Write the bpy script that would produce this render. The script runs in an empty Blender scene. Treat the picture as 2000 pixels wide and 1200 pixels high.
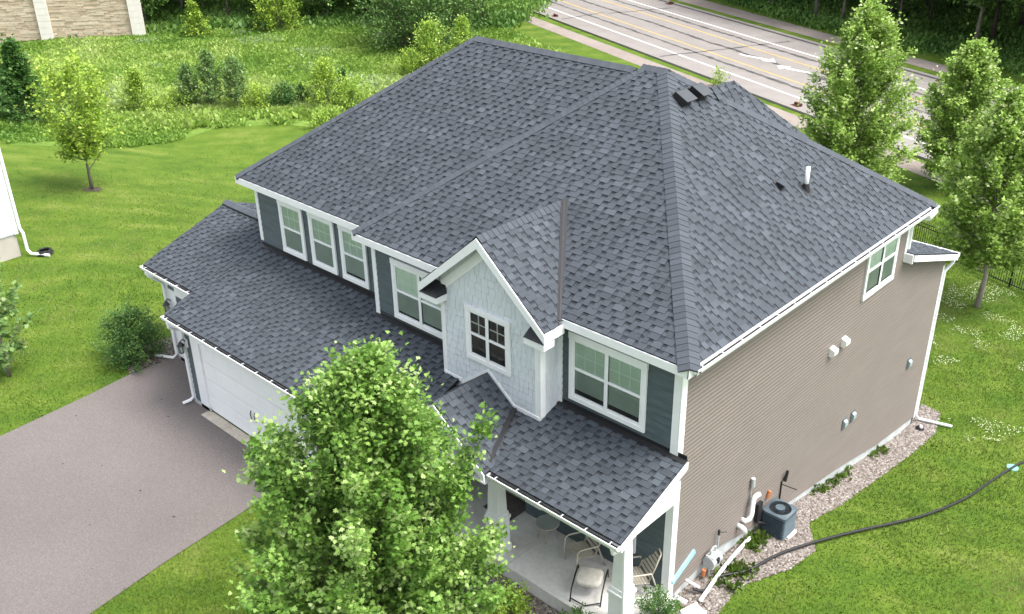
import bpy, math, random
import numpy as np
from mathutils import Vector
random.seed(7)
RNG = np.random.default_rng(11)
SC = bpy.context.scene
COL = SC.collection
rad = math.radians

# ------------------------------------------------------------ camera
PITCH, YAW, ROLL, LENS = 0.4785003, 0.7629641, -0.0198, 35.22
cam = bpy.data.cameras.new('camera'); cam_ob = bpy.data.objects.new('camera', cam); COL.objects.link(cam_ob)
cam.sensor_width = 36; cam.lens = LENS; cam.clip_start = 0.1; cam.clip_end = 3000
fw = Vector((-math.sin(YAW)*math.cos(PITCH), math.cos(YAW)*math.cos(PITCH), -math.sin(PITCH)))
rt = fw.cross(Vector((0, 0, 1))).normalized(); up = rt.cross(fw)
r2 = math.cos(ROLL)*rt + math.sin(ROLL)*up; u2 = -math.sin(ROLL)*rt + math.cos(ROLL)*up
from mathutils import Matrix
m3 = Matrix((r2, u2, -fw)).transposed()
cam_ob.matrix_world = Matrix.Translation((8.5746, -13.6661, 15.8107)) @ m3.to_4x4()
SC.camera = cam_ob
# ------------------------------------------------------------ sky and sun (bright haze)
SUN_EL, SUN_AZ = 62, 65          # azimuth measured from +y towards +x
w = bpy.data.worlds.new('World'); SC.world = w; w.use_nodes = True
nt = w.node_tree; nt.nodes.clear()
sky = nt.nodes.new('ShaderNodeTexSky'); sky.sky_type = 'NISHITA'; sky.sun_disc = False
sky.sun_elevation = rad(SUN_EL); sky.sun_rotation = rad(SUN_AZ); sky.dust_density = 4; sky.air_density = 1.0; sky.ozone_density = 1.0
hs = nt.nodes.new('ShaderNodeHueSaturation'); hs.inputs['Saturation'].default_value = 0.36
bg = nt.nodes.new('ShaderNodeBackground'); bg.inputs['Strength'].default_value = 0.15
wo = nt.nodes.new('ShaderNodeOutputWorld')
nt.links.new(sky.outputs[0], hs.inputs['Color']); nt.links.new(hs.outputs[0], bg.inputs['Color']); nt.links.new(bg.outputs[0], wo.inputs['Surface'])
sl = bpy.data.lights.new('sun', 'SUN'); sl.energy = 1.2; sl.angle = rad(25); sl.color = (1.0, 0.965, 0.91)
so = bpy.data.objects.new('sun', sl); COL.objects.link(so); so.location = (20, 30, 60)
sd = Vector((math.sin(rad(SUN_AZ))*math.cos(rad(SUN_EL)), math.cos(rad(SUN_AZ))*math.cos(rad(SUN_EL)), math.sin(rad(SUN_EL))))
so.rotation_euler = sd.to_track_quat('Z', 'Y').to_euler()
SC.view_settings.view_transform = 'Standard'; SC.view_settings.look = 'None'
SC.view_settings.exposure = 1.60; SC.view_settings.gamma = 1
SC.cycles.max_bounces = 6; SC.cycles.diffuse_bounces = 3; SC.cycles.transparent_max_bounces = 8

# ------------------------------------------------------------ materials
def srgb(r, g, b):
    f = lambda c: (c/255/12.92 if c/255 <= 0.04045 else ((c/255+0.055)/1.055)**2.4)
    return (f(r), f(g), f(b))
def MAT(name, cols, rough=0.8, attr=False, nscale=None, ndetail=4, vary=0.0, vscale=3.0, bump=0.0, bscale=60, spec=0.3, coat=0.0, metal=0.0, transl=0.0, stretch=None, fine=0.0, fscale=90):
    m = bpy.data.materials.new(name); m.use_nodes = True; t = m.node_tree; N = t.nodes; Lk = t.links
    p = N['Principled BSDF']; p.inputs['Roughness'].default_value = rough; p.inputs['Specular IOR Level'].default_value = spec
    p.inputs['Metallic'].default_value = metal; p.inputs['Coat Weight'].default_value = coat
    tc = N.new('ShaderNodeTexCoord'); vec = tc.outputs['Object']
    if stretch:
        mp = N.new('ShaderNodeMapping'); mp.inputs['Scale'].default_value = stretch; Lk.new(vec, mp.inputs['Vector']); vec = mp.outputs[0]
    def noise(s, d=4):
        n = N.new('ShaderNodeTexNoise'); n.inputs['Scale'].default_value = s; n.inputs['Detail'].default_value = d; Lk.new(vec, n.inputs['Vector']); return n.outputs['Fac']
    col = None
    if len(cols) > 1:
        r = N.new('ShaderNodeValToRGB'); e = r.color_ramp.elements
        while len(e) < len(cols): e.new(0.5)
        lo, hi = (0.0, 1.0) if attr else (0.3, 0.7)
        for i, c in enumerate(cols):
            e[i].position = lo + (hi-lo)*i/(len(cols)-1); e[i].color = (*c, 1)
        if attr:
            a = N.new('ShaderNodeAttribute'); a.attribute_name = 'tone'; Lk.new(a.outputs['Fac'], r.inputs[0])
        else: Lk.new(noise(nscale or 2, ndetail), r.inputs[0])
        col = r.outputs[0]
    else:
        c = N.new('ShaderNodeRGB'); c.outputs[0].default_value = (*cols[0], 1); col = c.outputs[0]
    def modulate(col, amt, s, d=5):
        mr = N.new('ShaderNodeMapRange'); mr.inputs['From Min'].default_value = 0.3; mr.inputs['From Max'].default_value = 0.7
        mr.inputs['To Min'].default_value = 1-amt; mr.inputs['To Max'].default_value = 1+amt; Lk.new(noise(s, d), mr.inputs['Value'])
        v = N.new('ShaderNodeVectorMath'); v.operation = 'SCALE'; Lk.new(col, v.inputs[0]); Lk.new(mr.outputs[0], v.inputs['Scale']); return v.outputs[0]
    if vary: col = modulate(col, vary, vscale)
    if fine: col = modulate(col, fine, fscale, 2)
    Lk.new(col, p.inputs['Base Color'])
    if bump:
        b = N.new('ShaderNodeBump'); b.inputs['Strength'].default_value = bump; b.inputs['Distance'].default_value = 0.02
        Lk.new(noise(bscale, 3), b.inputs['Height']); Lk.new(b.outputs[0], p.inputs['Normal'])
    if transl:
        tr = N.new('ShaderNodeBsdfTranslucent'); Lk.new(col, tr.inputs['Color']); mx = N.new('ShaderNodeMixShader'); mx.inputs[0].default_value = transl
        Lk.new(p.outputs[0], mx.inputs[1]); Lk.new(tr.outputs[0], mx.inputs[2]); Lk.new(mx.outputs[0], N['Material Output'].inputs['Surface'])
    return m
M = {}
M['shingle'] = MAT('shingle', [(0.016,0.019,0.024),(0.044,0.0515,0.062),(0.060,0.0705,0.084),(0.092,0.107,0.125)], 0.85, attr=True, vary=0.10, vscale=0.9, bump=0.5, bscale=220, fine=0.18, fscale=120, spec=0.35)
M['cap'] = MAT('cap_shingle', [(0.050,0.057,0.068),(0.082,0.093,0.110)], 0.85, attr=True, bump=0.5, bscale=220, fine=0.15, fscale=120)
M['black_metal'] = MAT('black_metal', [(0.012,0.012,0.014)], 0.45, spec=0.5, vary=0.3, vscale=8)
M['black'] = MAT('black_plastic', [(0.015,0.015,0.017)], 0.5, spec=0.4, vary=0.2, vscale=9)
M['vent_top'] = MAT('vent_top', [(0.05,0.056,0.063)], 0.5, vary=0.1, vscale=8)
M['valley'] = MAT('valley_metal', [(0.022,0.023,0.027)], 0.6, vary=0.1, spec=0.3)
M['dark_lining'] = MAT('gutter_lining', [(0.012,0.012,0.012),(0.03,0.028,0.025)], 0.9, nscale=5)  # near-black colour for the gutter channel floor and the roof decks
M['white'] = MAT('white_paint', [(0.77,0.78,0.79)], 0.5, vary=0.035, vscale=3, fine=0.02, fscale=25)
M['door_white'] = MAT('door_white', [(0.80,0.81,0.82)], 0.45, vary=0.03, vscale=1.2, bump=0.05, bscale=120)
M['pvc'] = MAT('pvc_white', [(0.78,0.78,0.77)], 0.35, vary=0.05, vscale=6, spec=0.5)
M['slate'] = MAT('slate_siding', [(0.068,0.090,0.101),(0.088,0.112,0.123)], 0.6, nscale=1.5, vary=0.12, vscale=2.2, stretch=(1,1,6), bump=0.15, bscale=50)
M['tan'] = MAT('tan_siding', [(0.164,0.140,0.125),(0.178,0.153,0.137)], 0.55, nscale=0.8, vary=0.025, vscale=1.2, stretch=(1,1,3), bump=0.05, bscale=60)
M['shake'] = MAT('pale_shake', [(0.55,0.585,0.62),(0.62,0.655,0.69)], 0.7, attr=True, vary=0.05, vscale=3, bump=0.1, bscale=60)
M['shake_gap'] = MAT('shake_gap', [(0.40,0.43,0.46)], 0.8, vary=0.1)
M['concrete'] = MAT('concrete', [(0.58,0.57,0.54),(0.66,0.65,0.62)], 0.85, nscale=2.0, vary=0.08, vscale=9, bump=0.1, bscale=90, fine=0.05, fscale=70)
M['apron'] = MAT('concrete_apron', [(0.42,0.37,0.30),(0.52,0.47,0.39)], 0.9, nscale=3, vary=0.1, vscale=10)
M['foundation'] = MAT('foundation_concrete', [(0.36,0.39,0.385),(0.47,0.50,0.49)], 0.85, nscale=2.5, vary=0.1, vscale=8)
M['blind'] = MAT('window_blind', [(0.66,0.78,0.68),(0.72,0.84,0.74)], 0.6, nscale=2, vary=0.06, vscale=3, stretch=(0.4,0.4,25))
_t = M['blind'].node_tree; _p = _t.nodes['Principled BSDF']; _l = _p.inputs['Base Color'].links[0].from_socket
_oi = _t.nodes.new('ShaderNodeObjectInfo'); _mr = _t.nodes.new('ShaderNodeMapRange'); _mr.inputs['To Min'].default_value = 0.72; _mr.inputs['To Max'].default_value = 1.1; _t.links.new(_oi.outputs['Random'], _mr.inputs['Value'])
_v = _t.nodes.new('ShaderNodeVectorMath'); _v.operation = 'SCALE'; _t.links.new(_l, _v.inputs[0]); _t.links.new(_mr.outputs[0], _v.inputs['Scale']); _t.links.new(_v.outputs[0], _p.inputs['Base Color'])
M['screen'] = MAT('insect_screen', [(0.31,0.36,0.335),(0.37,0.42,0.395)], 0.7, nscale=1.2, vary=0.08, vscale=3)
M['room'] = MAT('dim_room', [(0.018,0.019,0.020),(0.075,0.07,0.065)], 0.8, nscale=5, ndetail=2)
M['muntin'] = MAT('muntin', [(0.74,0.82,0.77)], 0.5, vary=0.05)
M['beige_metal'] = MAT('beige_metal', [(0.44,0.40,0.33)], 0.4, vary=0.1, spec=0.5)
M['cushion'] = MAT('cushion', [(0.50,0.47,0.41),(0.62,0.59,0.53)], 0.9, nscale=9, vary=0.1, vscale=20)
M['mat'] = MAT('door_mat', [(0.08,0.075,0.07),(0.14,0.125,0.115)], 0.95, nscale=14)
M['ac'] = MAT('ac_paint', [(0.062,0.090,0.107),(0.08,0.11,0.128)], 0.5, nscale=3, vary=0.12, vscale=7, spec=0.5)
M['ac_dark'] = MAT('ac_dark', [(0.012,0.016,0.02)], 0.6, vary=0.2)
M['meter'] = MAT('meter_grey', [(0.33,0.36,0.36),(0.44,0.46,0.46)], 0.5, nscale=8)
M['box_grey'] = MAT('box_grey', [(0.30,0.37,0.37)], 0.5, vary=0.1, vscale=9)
M['copper'] = MAT('copper_orange', [(0.45,0.16,0.06)], 0.6, vary=0.2, vscale=9)
M['blue'] = MAT('blue_wrap', [(0.30,0.58,0.70)], 0.5, vary=0.12, vscale=6)
M['green_lid'] = MAT('green_lid', [(0.20,0.48,0.38)], 0.6, vary=0.15, vscale=8)
M['drain'] = MAT('rust_iron', [(0.075,0.025,0.018),(0.13,0.042,0.028)], 0.8, nscale=6)
M['glass_dark'] = MAT('pane_dark', [(0.02,0.022,0.024),(0.06,0.06,0.055)], 0.15, nscale=3, spec=0.6)
M['rosy'] = MAT('rosy_petal', [(0.62,0.16,0.14)], 0.6, vary=0.2, vscale=20)
# clear pane: mostly see-through, mirror sheen on top
m = bpy.data.materials.new('window_glass'); m.use_nodes = True; t = m.node_tree; t.nodes.clear()
o_ = t.nodes.new('ShaderNodeOutputMaterial'); mx = t.nodes.new('ShaderNodeMixShader'); tr = t.nodes.new('ShaderNodeBsdfTransparent'); gl = t.nodes.new('ShaderNodeBsdfGlossy')
lw = t.nodes.new('ShaderNodeFresnel'); lw.inputs['IOR'].default_value = 1.45; gl.inputs['Roughness'].default_value = 0.04
tr.inputs['Color'].default_value = (0.93,0.97,0.95,1)
t.links.new(lw.outputs[0], mx.inputs[0]); t.links.new(tr.outputs[0], mx.inputs[1]); t.links.new(gl.outputs[0], mx.inputs[2]); t.links.new(mx.outputs[0], o_.inputs[0])
M['glass'] = m
# ground materials
def ground_mat(name, cols, s1, s2, s3, bump=0.4, bscale=40, rough=0.95, speck=None, stretch=None, wts=(0.45,0.35,0.20)):
    m = bpy.data.materials.new(name); m.use_nodes = True; t = m.node_tree; N = t.nodes; Lk = t.links; p = N['Principled BSDF']
    p.inputs['Roughness'].default_value = rough; p.inputs['Specular IOR Level'].default_value = 0.15
    tc = N.new('ShaderNodeTexCoord'); vec = tc.outputs['Object']
    if stretch:
        mp = N.new('ShaderNodeMapping'); mp.vector_type = 'TEXTURE'; mp.inputs['Scale'].default_value = stretch[0]; mp.inputs['Rotation'].default_value = (0,0,stretch[1]); Lk.new(vec, mp.inputs['Vector']); v2 = mp.outputs[0]
    else: v2 = vec
    outs = []
    for s, d, v in ((s1, 5, v2), (s2, 6, vec), (s3, 4, vec)):
        n = N.new('ShaderNodeTexNoise'); n.inputs['Scale'].default_value = s; n.inputs['Detail'].default_value = d; Lk.new(v, n.inputs['Vector']); outs.append(n.outputs['Fac'])
    a = N.new('ShaderNodeMath'); a.operation = 'MULTIPLY_ADD'; a.inputs[1].default_value = wts[0]; Lk.new(outs[0], a.inputs[0])
    b = N.new('ShaderNodeMath'); b.operation = 'MULTIPLY_ADD'; b.inputs[1].default_value = wts[1]; Lk.new(outs[1], b.inputs[0])
    c = N.new('ShaderNodeMath'); c.operation = 'MULTIPLY'; c.inputs[1].default_value = wts[2]; Lk.new(outs[2], c.inputs[0])
    Lk.new(c.outputs[0], b.inputs[2]); Lk.new(b.outputs[0], a.inputs[2])
    r = N.new('ShaderNodeValToRGB'); e = r.color_ramp.elements
    while len(e) < len(cols): e.new(0.5)
    for i, cc in enumerate(cols): e[i].position = 0.38+0.24*i/(len(cols)-1); e[i].color = (*cc, 1)
    Lk.new(a.outputs[0], r.inputs[0]); Lk.new(r.outputs[0], p.inputs['Base Color'])
    bp_ = N.new('ShaderNodeBump'); bp_.inputs['Strength'].default_value = bump; bp_.inputs['Distance'].default_value = 0.05
    n = N.new('ShaderNodeTexNoise'); n.inputs['Scale'].default_value = bscale; n.inputs['Detail'].default_value = 4; Lk.new(vec, n.inputs['Vector'])
    Lk.new(n.outputs['Fac'], bp_.inputs['Height']); Lk.new(bp_.outputs[0], p.inputs['Normal'])
    return m
M['lawn'] = ground_mat('lawn', [(0.045,0.093,0.011),(0.068,0.122,0.013),(0.092,0.146,0.017),(0.140,0.178,0.036)], 0.9, 1.1, 14, 0.6, 30, stretch=((4.0,1.0,1), 0.76), wts=(0.40,0.28,0.32))
M['meadow'] = ground_mat('meadow', [(0.06,0.12,0.018),(0.105,0.18,0.028),(0.16,0.235,0.05)], 0.15, 0.7, 5, 0.6, 12)
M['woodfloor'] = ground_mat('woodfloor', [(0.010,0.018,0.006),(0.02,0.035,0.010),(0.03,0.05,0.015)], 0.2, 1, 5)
M['asphalt_drive'] = ground_mat('driveway_asphalt', [(0.172,0.152,0.144),(0.222,0.197,0.187),(0.278,0.249,0.238)], 0.22, 24, 60, 0.9, 110, wts=(0.20,0.40,0.40))
M['road'] = ground_mat('road_concrete', [(0.205,0.188,0.175),(0.232,0.214,0.200),(0.258,0.240,0.225)], 0.12, 0.6, 6, 0.2, 60, stretch=((6.0,0.6,1), -0.37))
M['path'] = ground_mat('path_asphalt', [(0.215,0.183,0.160),(0.245,0.210,0.184),(0.27,0.234,0.206)], 0.2, 1.2, 9, 0.2, 60)
M['gravel_base'] = ground_mat('gravel_base', [(0.052,0.041,0.034),(0.105,0.084,0.072),(0.17,0.140,0.122)], 3, 9, 26, 1.0, 40)
M['stone'] = MAT('river_stone', [(0.062,0.048,0.040),(0.145,0.122,0.106),(0.215,0.190,0.170),(0.37,0.342,0.315)], 0.8, attr=True)
M['paint_white'] = MAT('road_paint_white', [(0.56,0.56,0.55),(0.66,0.66,0.65)], 0.7, nscale=3)
M['paint_yellow'] = MAT('road_paint_yellow', [(0.40,0.27,0.08),(0.47,0.33,0.11)], 0.7, nscale=3)
M['tar'] = MAT('crack_tar', [(0.045,0.045,0.045),(0.10,0.095,0.09)], 0.7, nscale=1.2)
M['bark'] = MAT('bark', [(0.10,0.085,0.07),(0.21,0.185,0.16)], 0.9, nscale=6, bump=0.5, bscale=25, stretch=(1,1,0.3))
M['bark_pale'] = MAT('bark_pale', [(0.20,0.17,0.15),(0.38,0.335,0.30)], 0.9, nscale=6, bump=0.5, bscale=25, stretch=(1,1,0.3))
M['bark_dark'] = MAT('bark_dark', [(0.045,0.035,0.028),(0.10,0.085,0.07)], 0.9, nscale=6, stretch=(1,1,0.3))
M['wallstone'] = MAT('stacked_stone', [(0.43,0.345,0.24),(0.50,0.415,0.30),(0.57,0.49,0.37)], 0.9, attr=True, vary=0.08, vscale=3)
M['pillar'] = MAT('pale_precast', [(0.62,0.59,0.53),(0.70,0.67,0.61)], 0.85, nscale=2)
M['nbr_white'] = MAT('neighbour_siding', [(0.70,0.72,0.74)], 0.6, vary=0.04, vscale=1)
M['nbr_found'] = MAT('neighbour_foundation', [(0.40,0.37,0.33),(0.46,0.43,0.385)], 0.9, nscale=1.5)
def LEAF(name, cols, transl=0.28): return MAT(name, cols, 0.55, attr=True, spec=0.35, transl=transl)
M['maple'] = LEAF('maple_leaf', [(0.066,0.150,0.020),(0.130,0.260,0.038),(0.245,0.385,0.085),(0.52,0.62,0.30)])
M['maple_y'] = LEAF('maple_leaf_light', [(0.119,0.213,0.028),(0.238,0.380,0.056),(0.428,0.585,0.158),(0.620,0.620,0.442)])
M['olive'] = LEAF('olive_leaf', [(0.128,0.230,0.025),(0.239,0.376,0.037),(0.376,0.513,0.068),(0.564,0.620,0.153)])
M['deep'] = LEAF('deep_leaf', [(0.029,0.085,0.018),(0.050,0.132,0.024),(0.088,0.194,0.039),(0.158,0.282,0.070)])
M['silver'] = LEAF('silver_leaf', [(0.06,0.13,0.03),(0.12,0.225,0.055),(0.23,0.34,0.11),(0.52,0.60,0.38)])
M['lime'] = LEAF('lime_leaf', [(0.130,0.240,0.024),(0.240,0.377,0.044),(0.377,0.532,0.086),(0.583,0.620,0.206)])
M['woodleaf'] = LEAF('woodland_leaf', [(0.040,0.100,0.020),(0.080,0.178,0.032),(0.143,0.268,0.051),(0.250,0.392,0.090)])
M['willow'] = LEAF('willow_leaf', [(0.052,0.127,0.026),(0.105,0.208,0.045),(0.171,0.297,0.075),(0.283,0.416,0.133)])
M['yew'] = LEAF('yew_needle', [(0.033,0.083,0.020),(0.058,0.141,0.030),(0.108,0.215,0.046),(0.198,0.330,0.075)])
M['grass'] = LEAF('grass_blade', [(0.042,0.092,0.010),(0.078,0.140,0.015),(0.125,0.185,0.026),(0.22,0.245,0.075)])
M['weeds'] = LEAF('meadow_weed', [(0.082,0.185,0.025),(0.164,0.293,0.041),(0.273,0.403,0.075),(0.410,0.505,0.164),(0.224,0.336,0.202)], 0.3)
M['clover'] = MAT('clover_flower', [(0.36,0.42,0.22),(0.52,0.56,0.38)], 0.8, attr=True)

# ------------------------------------------------------------ mesh helpers
def V3(a): return np.asarray(a, float)
class MB:
    def __init__(s): s.v = []; s.f = []; s.t = []
    def add(s, vs, fs, tone=0.5):
        n = len(s.v); s.v.extend([tuple(map(float, x)) for x in vs])
        for f in fs: s.f.append([i+n for i in f]); s.t.append(tone)
        return s
    def quad(s, a, b, c, d, tone=0.5): return s.add([a,b,c,d], [(0,1,2,3)], tone)
    def poly(s, pts, tone=0.5): return s.add(pts, [tuple(range(len(pts)))], tone)
    def box(s, x0, x1, y0, y1, z0, z1, tone=0.5):
        return s.add([(x0,y0,z0),(x1,y0,z0),(x1,y1,z0),(x0,y1,z0),(x0,y0,z1),(x1,y0,z1),(x1,y1,z1),(x0,y1,z1)],
                     [(0,3,2,1),(4,5,6,7),(0,1,5,4),(1,2,6,5),(2,3,7,6),(3,0,4,7)], tone)
    def obox(s, o, a, b, c, tone=0.5):
        o, a, b, c = map(V3, (o,a,b,c))
        return s.add([o,o+a,o+a+b,o+b,o+c,o+a+c,o+a+b+c,o+b+c], [(0,3,2,1),(4,5,6,7),(0,1,5,4),(1,2,6,5),(2,3,7,6),(3,0,4,7)], tone)
    def prism(s, pts, d, tone=0.5):
        pts = [V3(p) for p in pts]; d = V3(d); n = len(pts)
        return s.add(pts+[p+d for p in pts], [tuple(range(n))[::-1], tuple(range(n,2*n))]+[(i,(i+1)%n,n+(i+1)%n,n+i) for i in range(n)], tone)
    def tube(s, pts, r, n=8, cap=True, tone=0.5):
        pts = [V3(p) for p in pts]; r = r if hasattr(r, '__len__') else [r]*len(pts)
        vs = []; N = len(pts); prev = None
        for i, p in enumerate(pts):
            d = pts[min(i+1,N-1)]-pts[max(i-1,0)]; d = d/(np.linalg.norm(d)+1e-9)
            if prev is None:
                h = np.array([0,0,1.]) if abs(d[2]) < 0.9 else np.array([1.,0,0])
            else: h = prev
            a = h-d*(h@d); a /= np.linalg.norm(a)+1e-9; prev = a; b = np.cross(d, a)
            for k in range(n):
                q = 2*math.pi*k/n; vs.append(p+r[i]*(math.cos(q)*a+math.sin(q)*b))
        fs = [(i*n+k, i*n+(k+1)%n, (i+1)*n+(k+1)%n, (i+1)*n+k) for i in range(N-1) for k in range(n)]
        if cap: fs += [tuple(range(n))[::-1], tuple(range((N-1)*n, N*n))]
        return s.add(vs, fs, tone)
    def cone(s, c, r0, r1, h, n=16, tone=0.5): return s.tube([c, V3(c)+V3((0,0,h))], [r0,r1], n, True, tone)
    def build(s, name, mat, parent=None, smooth=False):
        return mesh_ob(name, np.array(s.v), s.f, s.t, mat, parent, smooth)
def wloc(o):
    p = V3((0,0,0))
    while o is not None: p = p+V3(o.location); o = o.parent
    return p
def mesh_ob(name, v, faces, tone, mat, parent=None, smooth=False, loc=None):
    me = bpy.data.meshes.new(name)
    org = wloc(parent) if parent is not None else (V3(loc) if loc is not None else V3((0,0,0)))
    v = np.asarray(v, float)-org
    if isinstance(faces, np.ndarray):
        nf, k = faces.shape; me.vertices.add(len(v)); me.vertices.foreach_set('co', v.ravel())
        me.loops.add(nf*k); me.loops.foreach_set('vertex_index', faces.ravel().astype(np.int32))
        me.polygons.add(nf); me.polygons.foreach_set('loop_start', np.arange(0, nf*k, k, dtype=np.int32))
        me.update(calc_edges=True)
    else: me.from_pydata([tuple(x) for x in v], [], faces); me.update()
    if tone is not None:
        a = me.attributes.new('tone', 'FLOAT', 'FACE'); a.data.foreach_set('value', np.asarray(tone, np.float32))
    if smooth: me.polygons.foreach_set('use_smooth', np.ones(len(me.polygons), bool))
    me.materials.append(mat)
    o = bpy.data.objects.new(name, me); COL.objects.link(o)
    if parent is not None: o.parent = parent
    elif loc is not None: o.location = loc
    return o
def thing(name, label, cat, loc=(0,0,0), group=None):
    o = bpy.data.objects.new(name, None); COL.objects.link(o); o.location = loc; o.empty_display_size = 0.3
    o['label'] = label; o['category'] = cat
    if group: o['group'] = group
    return o
def tag(o, label, cat, kind=None, group=None):
    o['label'] = label; o['category'] = cat
    if kind: o['kind'] = kind
    if group: o['group'] = group
    return o
def clip_half(poly, a, b, c):            # keep a*u+b*v+c >= 0
    out = []; n = len(poly)
    for i in range(n):
        p, q = poly[i], poly[(i+1)%n]; dp = a*p[0]+b*p[1]+c; dq = a*q[0]+b*q[1]+c
        if dp >= 0: out.append(p)
        if (dp >= 0) != (dq >= 0):
            k = dp/(dp-dq); out.append((p[0]+k*(q[0]-p[0]), p[1]+k*(q[1]-p[1])))
    return out
def clip_convex(poly, halves):
    for h in halves:
        poly = clip_half(poly, *h)
        if len(poly) < 3: return []
    return poly
def halves_of(P):
    A = sum(P[i][0]*P[(i+1)%len(P)][1]-P[(i+1)%len(P)][0]*P[i][1] for i in range(len(P)))
    if A < 0: P = P[::-1]
    H = []
    for i in range(len(P)):
        (x0,y0),(x1,y1) = P[i], P[(i+1)%len(P)]; a, b = -(y1-y0), x1-x0; l = math.hypot(a,b)
        if l > 1e-6: H.append((a/l, b/l, -(a*x0+b*y0)/l))
    return H
# value noise
_L = RNG.random((256,256))
def vn(x, y, s):
    x = np.asarray(x)/s+500; y = np.asarray(y)/s+500; i = np.floor(x).astype(int); j = np.floor(y).astype(int); fx = x-i; fy = y-j
    fx = fx*fx*(3-2*fx); fy = fy*fy*(3-2*fy); g = lambda a,b: _L[a%256, b%256]
    return (g(i,j)*(1-fx)+g(i+1,j)*fx)*(1-fy)+(g(i,j+1)*(1-fx)+g(i+1,j+1)*fx)*fy
# ------------------------------------------------------------ terrain
def sm(t): t = np.clip(t,0,1); return t*t*(3-2*t)
def gz(x, y): return -1.95*sm((np.asarray(y,float)-1.2)/13.5)
YB_ = [-1500,-300,-60,-20,-5,1.2]+[1.2+0.5*i for i in range(1,28)]+[30,80,160,320,1800]
def sheet(name, poly, dz, mat, kind='structure', label=None, cat='ground'):
    mb = MB()
    for a, b in zip(YB_[:-1], YB_[1:]):
        q = clip_convex(list(poly), [(0,1,-a),(0,-1,b)])
        if len(q) >= 3: mb.poly([(x, y, float(gz(x,y))+dz) for x, y in q])
    o = mb.build(name, mat); o['kind'] = kind; o['label'] = label or name; o['category'] = cat
    return o
def inpoly(x, y, P):
    r = np.zeros(np.shape(x), bool); n = len(P)
    for i in range(n):
        (x0,y0),(x1,y1) = P[i], P[(i+1)%n]
        c = ((y0 > y) != (y1 > y)) & (x < (x1-x0)*(y-y0)/((y1-y0) if y1 != y0 else 1e-9)+x0); r ^= c
    return r
# ------------------------------------------------------------ setting
def line(a, b, t): return (a[0]+t*(b[0]-a[0]), a[1]+t*(b[1]-a[1]))
def strip_poly(A, B, t0=-1.5, t1=3.0): return [line(*A,t0), line(*A,t1), line(*B,t1), line(*B,t0)]
def off(A, d):                                   # parallel line shifted d to the far side
    (x0,y0),(x1,y1) = A; l = math.hypot(x1-x0,y1-y0); nx, ny = -(y1-y0)/l, (x1-x0)/l; return ((x0+nx*d,y0+ny*d),(x1+nx*d,y1+ny*d))
NW = ((-56.97,57.73),(-20.69,43.82)); NY = ((-54.64,59.53),(-20.14,46.12)); FY = ((-51.42,62.01),(-23.70,51.33)); FW = ((-49.54,63.47),(-24.55,54.05))
NC = ((-51.12,53.54),(-20.9,42.03)); FC = ((-46.82,64.94),(-26.65,57.47)); NP = ((-47.36,49.3),(-17.6,38.25)); NPF = ((-49.4,51.59),(-20.2,40.83)); FP = ((-46.37,66.3),(-27.62,59.5)); FPF = ((-44.44,67.9),(-27.78,61.6))
ground = sheet('ground', [(-1500,-1500),(1500,-1500),(1500,1800),(-1500,1800)], -0.012, M['lawn'], label='mown lawn and open ground')
mead_poly = [(-60,4.5),(-45.4,5.0),(-43.6,9.4),(-43.5,12.5),(-44.3,16.2),(-42.2,19.2),(-40.5,20.0),(-38.5,20.2),(-34,22),(-30,25),(-27,30),(-26.5,36),(-33,40),(-45,45.3),(-61,51.5),(-110,72),(-110,20),(-80,0)]
sheet('meadow_ground', mead_poly, -0.006, M['meadow'], label='rough meadow ground')
sheet('wood_floor', [(-160,70),(-62,51),(-55,43),(-52,40),(-62,38),(-66,34.5),(-70.5,28.5),(-76,20),(-90,8),(-200,8),(-200,120)], -0.002, M['woodfloor'], label='dark ground under the trees on the left')
wf = [(-80,92),(-50,78),(-43,70.5),(-34.7,66.5),(-29,64.0),(-19.7,61.2),(-12.3,59.2),(10,52),(60,40),(200,30),(200,200),(-80,200)]
sheet('wood_floor', wf, -0.002, M['woodfloor'], label='dark ground under the woods across the road')
sheet('path', strip_poly(NP, NPF), 0.004, M['path'], label='tan footpath on the near side of the road')
sheet('path', strip_poly(FP, FPF), 0.004, M['path'], label='tan footpath along the woods')
# the road with its kerbs: carriageway a little below the verge, kerb tops proud
sheet('road', strip_poly(NC, FC), 0.006, M['road'], label='three-lane concrete road')
for A, nm in ((NC,'near'),(off(FC,-0.0),'far')):
    B = off(A, -0.35 if nm == 'near' else 0.35); mb = MB(); p = strip_poly(A, B)
    mb.prism([(x,y,-1.96) for x,y in p], (0,0,0.13)); k = mb.build('kerb', M['road']); k['kind'] = 'structure'; k['label'] = 'concrete kerb on the %s side of the road' % nm; k['category'] = 'kerb'
def stripe(A, wd, mat, name, label, dz=0.010, t0=-1.5, t1=3.0): return sheet(name, strip_poly(off(A,-wd/2), off(A,wd/2), t0, t1), dz, M[mat], label=label, cat='marking')
stripe(NW,0.17,'paint_white','lane_marking','white edge line, near side'); stripe(FW,0.17,'paint_white','lane_marking','white edge line, far side')
stripe(NY,0.16,'paint_yellow','lane_marking','yellow line, near side of the turn lane'); stripe(FY,0.16,'paint_yellow','lane_marking','yellow line, far side of the turn lane')
def wobble(a, b, w2, n, seed):
    r = random.Random(seed); P = []; Q = []
    dx, dy = b[0]-a[0], b[1]-a[1]; l = math.hypot(dx,dy); nx, ny = -dy/l, dx/l; j = 0
    for i in range(n+1):
        t = i/n; j = 0.7*j+r.uniform(-0.05,0.05); h = w2*r.uniform(0.25,1.0); x, y = a[0]+dx*t+nx*j, a[1]+dy*t+ny*j
        P.append((x+nx*h,y+ny*h)); Q.append((x-nx*h,y-ny*h))
    return P, Q
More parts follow.
